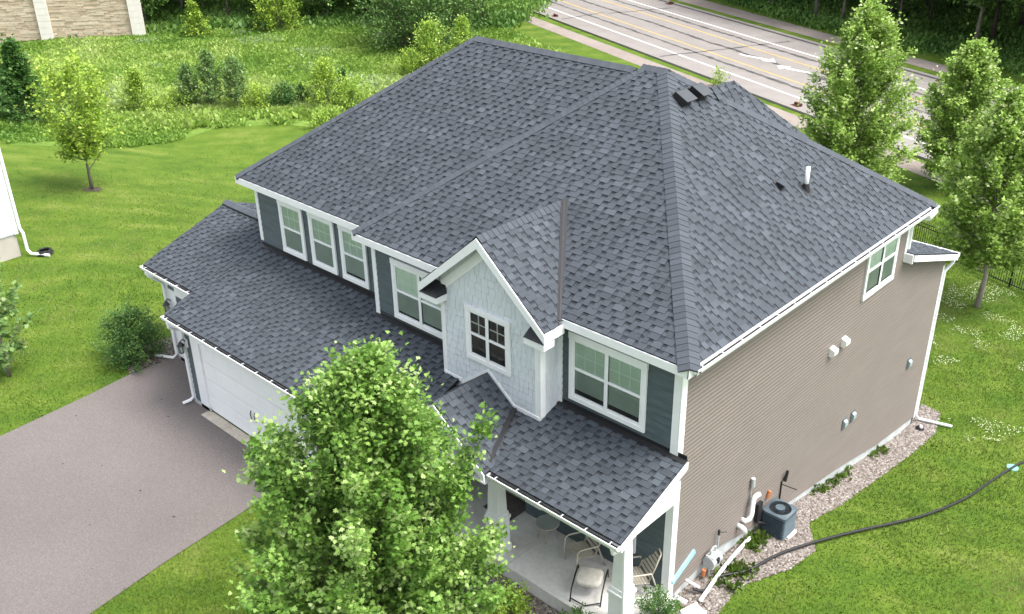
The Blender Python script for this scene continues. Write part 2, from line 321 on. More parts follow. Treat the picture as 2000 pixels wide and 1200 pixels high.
def tarline(a, b, w2, n, seed, label):
    P, Q = wobble(a, b, w2, n, seed); mb = MB()
    for i in range(len(P)-1): mb.add([(*P[i],-1.95+0.014),(*P[i+1],-1.95+0.014),(*Q[i+1],-1.95+0.014),(*Q[i],-1.95+0.014)], [(3,2,1,0)])
    o = mb.build('tar_seam', M['tar']); o['kind'] = 'structure'; o['label'] = label; o['category'] = 'marking'
for i, A in enumerate((((-55.59,58.79),(-21.44,45.67)), ((-52.97,60.82),(-22.41,49.18)), ((-50.48,62.74),(-24.28,52.92)))):
    tarline(line(*A,-0.8), line(*A,2.0), 0.21, 260, 40+i, 'black tar seam running along the road')
for i, (a, b) in enumerate((((-34.4,47.2),(-29.4,57.6)), ((-48.6,53.0),(-47.6,57.5)), ((-46.93,57.39),(-44.0,63.0)), ((-20.5,45.5),(-17.5,52.5)))):
    tarline(a, b, 0.15, 26, 60+i, 'black tar seam crossing the road')
def arrow(c, ang, flip, label):
    pts = []; n = 14; ca, sa = math.cos(ang), math.sin(ang)
    def T(x, y): x, y = (x, y*flip); return (c[0]+ca*x-sa*y, c[1]+sa*x+ca*y, -1.95+0.018)
    mb = MB(); L = []; R = []
    for i in range(n+1):
        t = i/n; x = -1.6+2.5*t; y = 0.55*sm(t*1.0)-0.2; w2 = 0.12+0.10*t; L.append((x,y+w2)); R.append((x,y-w2))
    for i in range(n): mb.add([T(*L[i]),T(*L[i+1]),T(*R[i+1]),T(*R[i])], [(3,2,1,0)])
    mb.add([T(0.75,1.0),T(1.75,0.42),T(0.85,-0.15)], [(2,1,0)])
    o = mb.build('arrow_marking', M['paint_white']); o['kind'] = 'structure'; o['label'] = label; o['category'] = 'marking'
ra = math.atan2(-13.91,36.28)
arrow((-28.6,51.3), ra, 1, 'white curved turn arrow, farther one'); arrow((-24.6,50.2), ra+math.pi, 1, 'white curved turn arrow, nearer one')
# driveway
drive_poly = [(-17.4,-16),(-17.86,-6.77),(-18.05,-4.2),(-18.25,-2.6),(-18.15,-1.12),(-15.36,-1.12),(-15.36,-2.12),(-9.3,-2.12),(-9.3,-2.6),(-10.1,-2.9),(-9.93,-4.3),(-9.74,-6.35),(-9.47,-8.22),(-9.1,-16)]
sheet('driveway', drive_poly, 0.010, M['asphalt_drive'], label='wide worn asphalt driveway in front of the garage')
sheet('apron', [(-14.6,-2.42),(-9.5,-2.42),(-9.5,-2.10),(-14.6,-2.10)], 0.016, M['apron'], label='strip of bare concrete under the garage door')
sheet('walkway', [(-10.2,-2.75),(-9.0,-2.4),(-6.35,-1.9),(-3.9,-1.9),(-3.9,-1.40),(-9.0,-1.38),(-9.3,-2.13)], 0.014, M['concrete'], label='concrete walk to the porch')
# gravel beds
grav_r = [(-0.36,0.5),(0.62,0.62),(0.50,1.88),(0.98,3.2),(1.05,4.37),(0.34,5.4),(0.46,6.95),(0.42,10),(0.40,13.4),(0.05,14.7),(-0.6,14.8),(-0.36,13.5)]
grav_f = [(-9.0,-2.3),(-6.2,-2.0),(-4.6,-1.95),(-4.5,-1.39),(-0.2,-1.39),(-0.3,0.4),(0.75,0.4),(0.6,-1.6),(-1.2,-2.6),(-4.2,-2.9),(-7,-3.3)]
grav_b = [(-18.3,-2.65),(-18.15,-1.1),(-17.98,-1.1),(-18.0,2),(-18.6,2),(-19.5,-0.9),(-19.6,-2.1)]
gravs = [(grav_r,'stone bed along the tan side wall'),(grav_f,'stone bed in front of the porch'),(grav_b,'stone bed by the bush at the garage corner')]
for P, l in gravs: sheet('gravel_bed', P, 0.008, M['gravel_base'], label=l)
def stones(P, dens, label, smin=0.018, smax=0.05, seed=1):
    r = np.random.default_rng(seed); xs = [p[0] for p in P]; ys = [p[1] for p in P]; n = int(dens*(max(xs)-min(xs))*(max(ys)-min(ys)))
    x = r.uniform(min(xs),max(xs),n); y = r.uniform(min(ys),max(ys),n); k = inpoly(x,y,P); x, y = x[k], y[k]; n = len(x); s = r.uniform(smin,smax,n)
    base = np.array([(1,0,0),(0,1,0),(-1,0,0),(0,-1,0),(0,0,0.75)]); rot = r.uniform(0,6.28,n); asp = r.uniform(0.6,1.4,n)
    bx = base[:,0][None]*s[:,None]*asp[:,None]; by = base[:,1][None]*s[:,None]; c, d = np.cos(rot)[:,None], np.sin(rot)[:,None]
    jit = r.normal(0,0.15,(n,5,3))*s[:,None,None]
    v = np.stack([x[:,None]+bx*c-by*d, y[:,None]+bx*d+by*c, gz(x,y)[:,None]+0.008+base[:,2][None]*s[:,None]], -1)+jit
    f = np.array([(0,1,4),(1,2,4),(2,3,4),(3,0,4)]); F = (np.arange(n)*5)[:,None,None]+f[None]
    tag(mesh_ob('gravel', v.reshape(-1,3), F.reshape(-1,3), np.repeat(r.beta(2.2,1.8,n),4), M['stone']), label, 'gravel', 'stuff')
stones(grav_r, 900, 'loose pink and grey stones along the tan side wall', seed=1); stones(grav_f, 700, 'loose reddish stones in front of the porch', seed=2); stones(grav_b, 300, 'loose stones by the bush at the garage corner', seed=3)
sheet('mulch_ring', [(-35.56+0.42*math.cos(a)*(1+0.15*math.sin(3*a)), 4.62+0.42*math.sin(a)) for a in np.linspace(0,6.0,16)], 0.006, M['gravel_base'], label='bare ring of soil under the lone lawn tree')
# ------------------------------------------------------------ the house
house = thing('house', 'two-storey house with dark shingle roofs, slate front siding, tan side wall and white trim', 'house', (-8, 5, 0))
ZE, XM, XL, S_, YB = 6.24, -9.832, -15.491, 0.378, 10.903
XW, YR, YL, YBAY, YG, YGW = -0.335, 0.311, 0.711, -0.298, -2.513, -2.119
XLW, XMW, XB1, XB2 = -15.134, -9.506, -6.366, -3.421
R1, R2, LR1 = V3((-5.227,5.493,9.956)), V3((-4.667,5.493,9.956)), V3((-10.831,5.442,9.867))
EXPO = 0.143
def tiles(mb, poly3, u, O, expo=EXPO, wr=(0.11,0.27), gr=(0.075,0.17), hb=0.009, ht=0.013, tones=None, seed=1):
    """courses of separate shingle tabs over a flat convex polygon"""
    rr = random.Random(seed); P3 = [V3(p) for p in poly3]; u = V3(u)/np.linalg.norm(u); O = V3(O)
    n = np.cross(P3[1]-P3[0], P3[2]-P3[0]); n /= np.linalg.norm(n)
    if n[2] < 0: n = -n
    v = np.cross(n, u); v = v if v[2] > 0 else -v
    P = [(float((p-O)@u), float((p-O)@v)) for p in P3]; H = halves_of(P)
    u0 = min(p[0] for p in P); u1 = max(p[0] for p in P); v0 = min(p[1] for p in P); v1 = max(p[1] for p in P)
    A = lambda q, h: O+u*q[0]+v*q[1]+n*h
    for i in range(math.floor(v0/expo), math.ceil(v1/expo)):
        a, b = i*expo, (i+1)*expo
        x = math.floor(u0)-rr.random()*0.5; tab = rr.random() < 0.5; drift = rr.uniform(-0.05,0.05)
        while x < u1:
            wd = rr.uniform(*(wr if tab else gr)); x2 = x+wd
            rect = [(x,a),(x2,a),(x2,b+0.0),(x,b+0.0)]; x = x2
            q = rect if all(min(h[0]*c[0]+h[1]*c[1]+h[2] for c in rect) >= 0 for h in H) else clip_convex(rect, H)
            tone = tones(rr, tab)+drift
            e = ht if tab else 0.0
            if len(q) >= 3 and not tab:          # cut-out between tabs: backing with a printed dark band under the next course
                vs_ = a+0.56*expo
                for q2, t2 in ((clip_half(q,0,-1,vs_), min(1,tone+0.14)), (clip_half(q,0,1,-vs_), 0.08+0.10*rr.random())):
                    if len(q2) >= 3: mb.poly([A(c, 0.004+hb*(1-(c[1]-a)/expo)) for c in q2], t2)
                for k in range(len(q)):
                    c, d = q[k], q[(k+1)%len(q)]
                    if abs(c[1]-a) < 1e-6 and abs(d[1]-a) < 1e-6: mb.quad(A(c,-0.002), A(d,-0.002), A(d,0.004+hb), A(c,0.004+hb), 0.1)
            elif len(q) >= 3:
                mb.poly([A(c, 0.004+e+hb*(1-(c[1]-a)/expo)) for c in q], min(1,max(0,tone)))
                for k in range(len(q)):          # the butt and side edges
                    c, d = q[k], q[(k+1)%len(q)]
                    if (abs(c[1]-a) < 1e-6 and abs(d[1]-a) < 1e-6) or (tab and abs(c[0]-d[0]) < 1e-6):
                        hc = 0.004+e+hb*(1-(c[1]-a)/expo); hd = 0.004+e+hb*(1-(d[1]-a)/expo)
                        mb.quad(A(c,-0.002), A(d,-0.002), A(d,hd), A(c,hc), 0.0)
            tab = not tab
def roof_tone(rr, tab):
    if tab: return rr.choice([0.45,0.5,0.55,0.6,0.65,0.7,0.78,0.58])+rr.uniform(-0.05,0.05)
    return rr.choice([0.26,0.33,0.4,0.46,0.5])+rr.uniform(-0.05,0.05)
def deck(mb, P3, th=0.05):
    P3 = [V3(p) for p in P3]; n = np.cross(P3[1]-P3[0], P3[2]-P3[0]); n /= np.linalg.norm(n)
    if n[2] < 0: n = -n
    mb.prism([p-n*0.004 for p in P3], -n*th)
def roof_part(name, planes, seed, parent=None):
    mb = MB(); db = MB()
    for k, (P3, u, O) in enumerate(planes):
        tiles(mb, P3, u, O, tones=roof_tone, seed=seed+k); deck(db, P3)
    o = mb.build(name, M['shingle'], parent or house); db.build('deck', M['dark_lining'], o) if parent is None else db.build('deck', M['dark_lining'], parent)
    return o
X_, Y_ = (1,0,0), (0,1,0)
main_roof = roof_part('roof', [
    ([(XM,0,ZE),(0,0,ZE),R2,R1], X_, (0,0,ZE)),
    ([(0,0,ZE),(0,YB,ZE),R2], Y_, (0,0,ZE)),
    ([(0,YB,ZE),(XM,YB,ZE),R1,R2], X_, (0,YB,ZE)),
    ([(XM,0,ZE),R1,(XM,YB,ZE)], Y_, (XM,0,ZE)),
    ([(XL,S_,ZE),(-9.0,S_,ZE),(-5.45,5.442,9.867),LR1], X_, (XL,S_,ZE)),
    ([(XL,S_,ZE),LR1,(XL,10.506,ZE)], Y_, (XL,S_,ZE)),
    ([(XL,10.506,ZE),LR1,(-5.45,5.442,9.867),(-9.0,10.506,ZE)], X_, (XL,10.506,ZE))], 100)
main_roof['label'] = 'large hipped main roof of dark grey shingles'
GP = 0.3527; gzr = lambda y: 3.012+GP*(y-YG)
X3, Y3, XG, YRD = -18.221, -1.56, -15.435, 1.499
def gpl(x0, x1, y0, y1): return ([(x0,y0,gzr(y0)),(x1,y0,gzr(y0)),(x1,y1,gzr(y1)),(x0,y1,gzr(y1))], X_, (XG,YG,gzr(YG)))
ZRD = gzr(YRD)
garage_roof = roof_part('roof', [gpl(X3,XG,Y3,YRD), gpl(XG,XLW+0.02,YG,YRD), gpl(XLW+0.02,XMW,YG,YL+0.03), gpl(XMW,XB1,YG,YR+0.03), gpl(XB1,-5.9,YG,YBAY+0.02),
    ([(X3,YRD,ZRD),(XLW+0.1,YRD,ZRD),(XLW+0.1,4.6,ZRD-0.353*3.1),(X3,4.6,ZRD-0.353*3.1)], X_, (X3,YRD,ZRD))], 200)
garage_roof['label'] = 'low sloping garage roof of dark grey shingles'
PP, YP, XP = 0.3747, -1.787, -0.088; pz = lambda y: 3.187+PP*(y-YP)
def ppl(x0, x1, y0, y1): return ([(x0,y0,pz(y0)),(x1,y0,pz(y0)),(x1,y1,pz(y1)),(x0,y1,pz(y1))], X_, (XP,YP,pz(YP)))
porch_roof = roof_part('roof', [ppl(-4.3,XB2,YP,YBAY), ppl(XB2,XP,YP,YR+0.01)], 300)
porch_roof['label'] = 'sloping porch roof of dark grey shingles'
GX, GZ, GPT = -4.88, 7.69, 0.86                    # gable over the bay
yg = (GZ-ZE)/0.677; gr_ = 1.83
bay_roof = roof_part('roof', [
    ([(GX,-0.6,GZ),(GX,yg,GZ),(GX+gr_,yg-gr_*1.27,GZ-GPT*gr_),(GX+gr_,-0.6,GZ-GPT*gr_)], Y_, (GX+gr_,-0.6,GZ-GPT*gr_)),
    ([(GX,-0.6,GZ),(GX-gr_,-0.6,GZ-GPT*gr_),(GX-gr_,yg-gr_*1.27,GZ-GPT*gr_),(GX,yg,GZ)], Y_, (GX-gr_,-0.6,GZ-GPT*gr_))], 400)
bay_roof['label'] = 'steep little gable roof over the pale bay'
EX, EZ = -4.95, 4.33                                # gable over the entry
entry_roof = roof_part('roof', [
    ([(EX,-1.98,EZ),(EX,YBAY,EZ),(-3.62,YBAY,EZ-0.765*1.33),(-3.5,-1.98,EZ-0.765*1.45)], Y_, (EX,-1.98,EZ)),
    ([(EX,-1.98,EZ),(-6.4,-1.98,EZ-0.765*1.45),(-6.4,YBAY,EZ-0.765*1.45),(EX,YBAY,EZ)], Y_, (EX,-1.98,EZ))], 500)
entry_roof['label'] = 'small gable roof over the front entry'
RY, RZ, RT = 13.72, 3.86, 4.96
rear_roof = roof_part('roof', [
    ([(-11,10.387,RT),(XW+0.25,10.387,RT),(XW+0.25,RY,RZ),(-11,RY,RZ)], X_, (-11,RY,RZ))], 600)
rear_roof['label'] = 'shed roof of the low rear extension'
bump_roof = roof_part('roof', [
    ([(-4.05,6.3,9.42),(-4.0,7.25,9.42),(-1.85,9.38,7.26),(-1.85,6.3,7.26)], Y_, (-1.85,6.3,7.26)),
    ([(-4.05,6.3,9.42),(-4.0,7.25,9.42),(-6.2,9.38,7.26),(-6.2,6.3,7.26)], Y_, (-6.2,6.3,7.26)),
    ([(-4.0,7.25,9.42),(-1.85,9.38,7.26),(-6.2,9.38,7.26)], X_, (-6.2,9.38,7.26))], 700)
bump_roof['label'] = 'tip of the rear gable roof behind the hip'
MB().obox((XW+0.02,YR,pz(YR)-0.09), (0,YP-YR,-(pz(YR)-pz(YP))), (XP-XW-0.02,0,0), (0,0,0.01)).build('soffit', M['white'], house)
# ridge and hip caps: bent shingles lapped along each line
def caps(parent, a, b, nl, nr, half=0.16, step=0.145, lift=0.028, sd=1):
    a, b = V3(a), V3(b); d = b-a; L = np.linalg.norm(d); d /= L; rr = random.Random(sd); mb = MB()
    def side(n, sgn):
        n = V3(n)/np.linalg.norm(n); s = np.cross(d, n)*sgn; return s/np.linalg.norm(s), n
    (sl_, n1), (sr_, n2) = side(nl, -1), side(nr, 1)
    nm = (n1+n2); nm /= np.linalg.norm(nm)
    hb_ = lift-0.006
    e = [q+w for q in (a,b) for w in (sl_*half+n1*hb_, nm*(hb_+0.004), sr_*half+n2*hb_, sl_*half-n1*0.02, sr_*half-n2*0.02)]
    mb.add(e, [(0,1,6,5),(1,2,7,6),(0,5,8,3),(2,7,9,4)], 0.4)
    for i in range(int(L/step)):
        p0 = a+d*(i*step); p1 = a+d*min(L, (i+1)*step+0.03); t = rr.uniform(0.3,0.75); h0, h1 = lift+0.010, lift-0.004
        q = []
        for p, h in ((p0,h0),(p1,h1)):
            q += [p+sl_*half+n1*h, p+nm*(h+0.012), p+sr_*half+n2*h]
        mb.add(q, [(0,1,4,3),(1,2,5,4)], t)
        low = [p0+sl_*half-n1*0.0, p0+nm*0.0, p0+sr_*half]
        mb.add(q[:3]+low, [(0,1,4,3),(1,2,5,4)], 0.0); mb.add([q[0],q[3],q[0]-n1*h0,q[3]-n1*h0], [(0,1,3,2)], 0.4); mb.add([q[2],q[5],q[2]-n2*h0,q[5]-n2*h0], [(0,1,3,2)], 0.4)
    return mb.build('ridge_cap', M['cap'], parent)
nF, nRt, nB, nLf = (0,-0.677,1), (0.797,0,1), (0,0.677,1), (-0.807,0,1)
caps(main_roof, (0.02,-0.02,ZE), R2, nF, nRt, 0.225, sd=1); caps(main_roof, (0,YB,ZE), R2, nRt, nB, 0.18, sd=2)
caps(main_roof, (XM,0,ZE), R1, nLf, nF, 0.15, sd=3); caps(main_roof, R1-V3((0.1,0,0)), R2+V3((0.1,0,0)), nB, nF, sd=4)
caps(main_roof, (XL,S_,ZE), LR1, nLf, nF, sd=5); caps(main_roof, LR1, (-5.5,5.442,9.867), nB, nF, sd=6); caps(main_roof, (XL,10.5,ZE), LR1, nB, nLf, sd=7)
caps(bay_roof, (GX,-0.6,GZ), (GX,yg,GZ), (-GPT,0,1), (GPT,0,1), 0.15, sd=8); caps(entry_roof, (EX,-1.98,EZ), (EX,YBAY,EZ), (-0.765,0,1), (0.765,0,1), 0.14, sd=9)
caps(garage_roof, (X3,YRD,ZRD+0.03), (XLW,YRD,ZRD+0.03), (0,0.353,1), (0,-0.353,1), 0.16, lift=0.03, sd=10)
caps(bump_roof, (-4.05,6.4,9.43), (-4.0,7.25,9.43), (-1,0,1), (1,0,1), 0.14, sd=12)
MB().obox((X3+0.25,YRD-0.19,ZRD-0.03), (3.0,0,0), (0,0.02,0.0), (0,0,0.045)).build('ridge_vent', M['black_metal'], garage_roof)
# valley metal and step flashing
def strip(parent, a, b, wd, n, lift=0.03, mat='black_metal', name='valley_flashing'):
    a, b, n = V3(a), V3(b), V3(n)/np.linalg.norm(n); d = (b-a)/np.linalg.norm(b-a); s = np.cross(d, n)
    return MB().obox(a-s*wd/2+n*lift, b-a, s*wd, n*0.012).build(name, M[mat], parent)
strip(bay_roof, (GX+0.03,yg-0.03,GZ-0.0), (GX+1.78,-0.06,ZE-0.09), 0.15, (0.35,-0.35,1), 0.05, 'valley')
strip(bay_roof, (GX+0.03,yg-0.03,GZ), (GX+1.78,-0.06,ZE-0.09), 0.04, (0.35,-0.35,1), 0.066)
strip(porch_roof, (-4.14,YBAY-0.04,3.72), (-3.64,-1.66,3.27), 0.10, (0.30,-0.40,1), 0.075)
def flash(x0, x1, y, zf): return MB().add([(x0,y,zf(y)+0.03),(x1,y,zf(y)+0.03),(x1,y-0.11,zf(y-0.11)+0.035),(x0,y-0.11,zf(y-0.11)+0.035),(x0,y,zf(y)+0.13),(x1,y,zf(y)+0.13)], [(0,1,2,3),(0,1,5,4)])
flash(XLW,XMW+0.01,YL-0.02,gzr).build('step_flashing', M['black_metal'], garage_roof); flash(XMW,XB1,YR-0.02,gzr).build('step_flashing', M['black_metal'], garage_roof)
flash(XB2,XP,YR-0.02,pz).build('step_flashing', M['black_metal'], porch_roof)
bt = [(-5.80,3.68),(EX,4.36),(-4.12,3.73),(XB2-0.01,3.74),(XB2-0.01,3.83),(-4.16,3.83),(EX,4.44),(-5.80,3.79)]
MB().prism([(s,YBAY-0.045,z) for s,z in bt], (0,0.03,0)).build('base_trim', M['white'], house); MB().box(XB1-0.01,-5.80,YBAY-0.045,YBAY-0.015,3.76,3.85).build('base_trim', M['white'], house)
# roof furniture on the right hip face
rz = lambda x: ZE-0.797*x
nR = V3(nRt)/np.linalg.norm(V3(nRt)); uR = V3((0,1,0)); vR = np.cross(nR, uR)*-1; vR = vR if vR[2] > 0 else -vR
for (x, y) in ((-4.02,5.18),(-4.02,5.83)):
    o = V3((x,y,rz(x)))+nR*0.02-uR*0.19-vR*0.2
    b = MB(); b.obox(o, uR*0.38, vR*0.40, nR*0.03); b.prism([o+vR*0.04+nR*0.03, o+vR*0.36+nR*0.03, o+vR*0.36+nR*0.14, o+vR*0.02+nR*0.21], uR*0.38)
    bv = b.build('box_vent', M['black'], main_roof)
    MB().obox(o-vR*0.03-uR*0.02+nR*0.215, uR*0.40, vR*0.36-nR*0.065, nR*0.015).build('vent_hood', M['vent_top'], main_roof)
o = V3((-1.78,6.03,rz(-1.78)))+nR*0.02
MB().obox(o-uR*0.13-vR*0.13, uR*0.26, vR*0.3, nR*0.012).prism([o-vR*0.08-uR*0.09, o+vR*0.1-uR*0.09, o+vR*0.1-uR*0.09+nR*0.06, o-vR*0.08-uR*0.09+nR*0.14], uR*0.18).build('exhaust_vent', M['black'], main_roof)
MB().obox(o-vR*0.1-uR*0.1+nR*0.145, uR*0.2, vR*0.22-nR*0.08, nR*0.01).build('vent_hood', M['shingle'], main_roof)
pb = V3((-1.50,6.76,rz(-1.50)))
MB().tube([pb, pb+V3((0,0,0.56))], 0.05, 14).build('vent_pipe', M['pvc'], main_roof, True)
MB().obox(pb-uR*0.15-vR*0.15+nR*0.02, uR*0.3, vR*0.34, nR*0.01).cone(pb+V3((0,0,-0.04)), 0.11, 0.065, 0.2, 16).build('pipe_boot', M['black'], main_roof)
# fascia, soffits, rake boards, gutters
fa = MB(); FH = 0.20
fa.box(XM-0.02,0.0,-0.03,0.0,ZE-FH,ZE-0.015); fa.box(XM-0.02,XM+0.015,0.0,S_+0.03,ZE-FH,ZE-0.018); MB().box(XL,XM-0.02,S_-0.03,S_,ZE-FH,ZE-0.015).build('fascia', M['white'], house)
fa.box(XL-0.03,XL,S_-0.03,10.5,ZE-FH,ZE-0.015); fa.box(-0.02,0.01,-0.03,YB,ZE-FH,ZE-0.02); fa.box(XM,0,YB,YB+0.03,ZE-FH,ZE-0.02); fa.box(XL,XM,10.5,10.53,ZE-FH,ZE-0.02)
fa.build('fascia', M['white'], house)
sf = MB(); sf.box(XM,-0.02,0.0,YR+0.02,ZE-FH-0.015,ZE-FH); sf.box(XL,XM,S_,YL+0.02,ZE-FH-0.015,ZE-FH); sf.box(XW-0.02,-0.02,YR+0.02,YB,ZE-FH-0.015,ZE-FH); sf.box(XL,XLW,S_+0.4,10.5,ZE-FH-0.015,ZE-FH); sf.box(XL,XW,10.3,YB,ZE-FH-0.018,ZE-FH-0.003)
sf.build('soffit', M['white'], house)
def gutter(pts, out, hang=0.6, name='gutter', zoff=0.0):
    """K-style channel along a straight eave; pts = two ends, out = outward unit"""
    a, b, o = V3(pts[0]), V3(pts[1]), V3(out); d = b-a; L = np.linalg.norm(d); u = d/L; z = V3((0,0,1))
    g = MB(); t = 0.012; W_ = 0.125; H_ = 0.125
    base = a-z*(0.02+zoff)
    g.prism([base+o*(W_-0.02), base+o*W_, base+o*W_-z*0.04, base+o*(W_-0.03)-z*0.085, base+o*(W_-0.04)-z*H_, base-z*H_, base-z*(H_-t), base+o*(W_-0.052)-z*(H_-t), base+o*(W_-0.042)-z*0.085, base+o*(W_-0.02)-z*0.045], d)
    g.obox(base-z*H_, o*(W_-0.03), u*t, z*H_); g.obox(base-z*H_+d-u*t, o*(W_-0.03), u*t, z*H_)
    ob = g.build(name, M['white'], house)
    l = MB(); l.obox(base-z*(H_-t-0.002)+u*t+o*0.002, d-u*2*t, o*(W_-0.055), z*0.05); l.build('gutter_bed', M['dark_lining'], ob)
    k = 0.2
    while k < L: MB().obox(base+u*k-z*0.012, u*0.02, o*(W_-0.01), z*0.006).build('hanger', M['white'], ob); k += hang
    return ob
gutter([(0.012,0.1,ZE),(0.012,YB+0.02,ZE)], (1,0,0), 0.68); gutter([(XG,YG,gzr(YG)),(-6.4,YG,gzr(YG))], (0,-1,0), 0.62)
gutter([(X3,Y3,gzr(Y3)),(XG+0.02,Y3,gzr(Y3))], (0,-1,0), 0.6); gutter([(-3.5,YP,pz(YP)),(XP,YP,pz(YP))], (0,-1,0), 0.6)
# white elbows where downspouts leave the gutters
def downspout(pts, name='downspout', r=(0.05,0.035)):
    return MB().tube([V3(p) for p in pts], 0.048, 6).build(name, M['white'], house)
downspout([(XG+0.25,YG-0.06,2.88),(XG+0.22,YG-0.05,2.70),(XG+0.12,YGW-0.06,2.42),(XG+0.12,YGW-0.06,0.22),(XG+0.05,YGW-0.14,0.10),(XG-0.02,YGW-0.36,0.06)])
downspout([(X3+0.28,Y3-0.06,gzr(Y3)-0.13),(X3+0.28,Y3-0.04,gzr(Y3)-0.28),(X3+0.33,-1.22,2.7),(X3+0.33,-1.22,0.25),(X3+0.25,-1.32,0.12),(X3-0.45,-1.62,0.09)])
MB().tube([(X3+0.16,Y3-0.02,gzr(Y3)-0.2),(X3+0.42,Y3+0.1,gzr(Y3)-0.24)], 0.09, 8).build('gutter_elbow', M['white'], house); MB().tube([(XG+0.12,YG,2.80),(XG+0.42,YG+0.12,2.76)], 0.09, 8).build('gutter_elbow', M['white'], house)
downspout([(0.07,YB-0.28,ZE-0.14),(0.0,YB-0.18,ZE-0.30),(-0.30,10.47,ZE-0.42),(-0.30,10.47,5.05)])
downspout([(-0.15,RY+0.06,RZ-0.12),(-0.18,RY+0.02,RZ-0.30),(-0.30,13.56,3.3),(-0.30,13.56,-1.62),(-0.25,13.75,-1.82),(0.65,14.10,-1.88)])
MB().tube([(0.06,YB-0.5,ZE-0.21),(0.06,YB-0.05,ZE-0.17)], [0.1,0.08], 8).build('gutter_elbow', M['white'], house)
downspout([(-0.24,YP-0.06,3.05),(-0.24,YP-0.03,2.92),(-0.30,-1.36,2.72),(-0.26,-1.36,0.42),(-0.2,-1.5,0.2),(0.05,-1.75,0.1)])
# rake boards
class RK:
    def prism(s, P, d): MB().prism(P, d).build('rake_board', M['white'], house)
    def box(s, *a): MB().box(*a).build('fascia', M['white'], house)
rk = RK()
def rake(a, b, drop=0.16, th=(0,0,0)): a, b = V3(a), V3(b); rk.prism([a, b, b-V3((0,0,drop)), a-V3((0,0,drop))], th)
for x, ya, yb in ((X3-0.025,Y3,YRD),(XG-0.025,YG,Y3)): rake((x,ya,gzr(ya)-0.012),(x,yb,gzr(yb)-0.012),0.15,(0.025,0,0))
rake((X3-0.025,YRD,ZRD-0.012),(X3-0.025,4.6,ZRD-1.106),0.15,(0.025,0,0))
rake((XP,YP,pz(YP)-0.02),(XP,YR,pz(YR)-0.02),0.17,(0.025,0,0))
rake((XW+0.25,10.39,RT-0.02),(XW+0.25,RY,RZ-0.02),0.17,(0.03,0,0)); rk.box(-11,XW+0.28,RY,RY+0.09,RZ-0.11,RZ+0.005)
rk.box(XW,XW+0.255,10.32,10.36,4.72,4.97)
gl_ = GX-gr_-0.02; gh = GX+gr_+0.02; zz = GZ-GPT*(gr_+0.02)
for s in (-1,1):
    a = V3((GX,-0.63,GZ-0.01)); b = V3((GX+s*(gr_+0.03),-0.63,zz-0.01)); rk.prism([a,b,b-V3((0,0,0.20)),a-V3((0,0,0.23))], (0,0.028,0))
    a = V3((EX,-2.01,EZ-0.01)); b = V3((EX+s*1.47,-2.01,EZ-0.765*1.47)); rk.prism([a,b,b-V3((0,0,0.18)),a-V3((0,0,0.2))], (0,0.028,0))
    # frieze under the bay gable
    a = V3((GX,YBAY-0.035,GZ-0.27)); b = V3((GX+s*1.45,YBAY-0.035,GZ-0.27-GPT*1.45)); rk.prism([a,b,b-V3((0,0,0.27)),a-V3((0,0,0.27))], (0,0.03,0))
sg = RK(); sg.prism = lambda P, d: MB().prism(P, d).build('soffit', M['white'], house); sg.box = lambda *a: MB().box(*a).build('soffit', M['white'], house)
for s in (-1,1):
    a = V3((GX,-0.6,GZ-0.075)); b = V3((GX+s*gr_,-0.6,GZ-0.075-GPT*gr_)); sg.prism([a,b,b-V3((0,0,0.012)),a-V3((0,0,0.012))], (0,0.32,0))
sg.box(-6.38,-3.52,-1.95,YR,2.92,2.94); sg.box(-3.6,-0.38,-1.75,YR,3.02,3.04); sg.box(XG+0.02,-6.42,YG+0.02,YGW,gzr(YG)-0.16,gzr(YG)-0.145); sg.box(X3,XG,Y3+0.02,-1.1,gzr(Y3)-0.16,gzr(Y3)-0.145)
# cornice returns at the feet of the bay gable
for s in (-1,1):
    xo = GX+s*(gr_+0.02); xi = GX+s*1.30; z0 = zz-0.20
    b = MB(); b.box(min(xo,xi),max(xo,xi),-0.63,YBAY-0.01,z0-0.17,z0-0.02); rt_ = b.build('cornice_return', M['white'], house)
    MB().add([(xo,-0.65,z0-0.015),(xi,-0.65,z0-0.015),(xi,YBAY,z0+0.22),(xo,YBAY,z0+0.22),(xo,YBAY,z0-0.015),(xi,YBAY,z0-0.015)], [(0,1,2,3),(0,3,4),(1,2,5),(0,1,5,4)]).build('return_roof', M['black_metal'], rt_)
# bay side eave board running back to the main eave
MB().box(GX+gr_-0.01,GX+gr_+0.025,-0.6,0.0,zz-0.2,zz+0.01).build('fascia', M['white'], house); MB().box(GX-gr_-0.025,GX-gr_+0.01,-0.6,0.0,zz-0.2,zz+0.01).build('fascia', M['white'], house)
# lap siding: each course a board tilted out at its foot
def lap(mb, poly, P, expo=0.17, out=0.022, z0=0.0, cove=False):
    """poly in (s,z); P maps (s,z,d) to 3-D"""
    zs = [p[1] for p in poly]
    for i in range(math.floor((min(zs)-z0)/expo), math.ceil((max(zs)-z0)/expo)):
        a = z0+i*expo; q = clip_half(clip_half(list(poly), 0,1,-a), 0,-1,a+expo)
        if len(q) < 3: continue
        if cove:
            zc = a+0.62*expo
            for q2, dd in ((clip_half(q,0,-1,zc), lambda z: out), (clip_half(q,0,1,-zc), lambda z: out*(1-(z-zc)/(a+expo-zc))+0.001)):
                if len(q2) >= 3: mb.poly([P(s, z, dd(z)) for s, z in q2])
        else: mb.poly([P(s, z, out*(1-(z-a)/expo)) for s, z in q])
        for k in range(len(q)):
            c, d = q[k], q[(k+1)%len(q)]
            if abs(c[1]-a) < 1e-6 and abs(d[1]-a) < 1e-6: mb.quad(P(c[0],a,out), P(d[0],a,out), P(d[0],a,-0.01), P(c[0],a,-0.01))
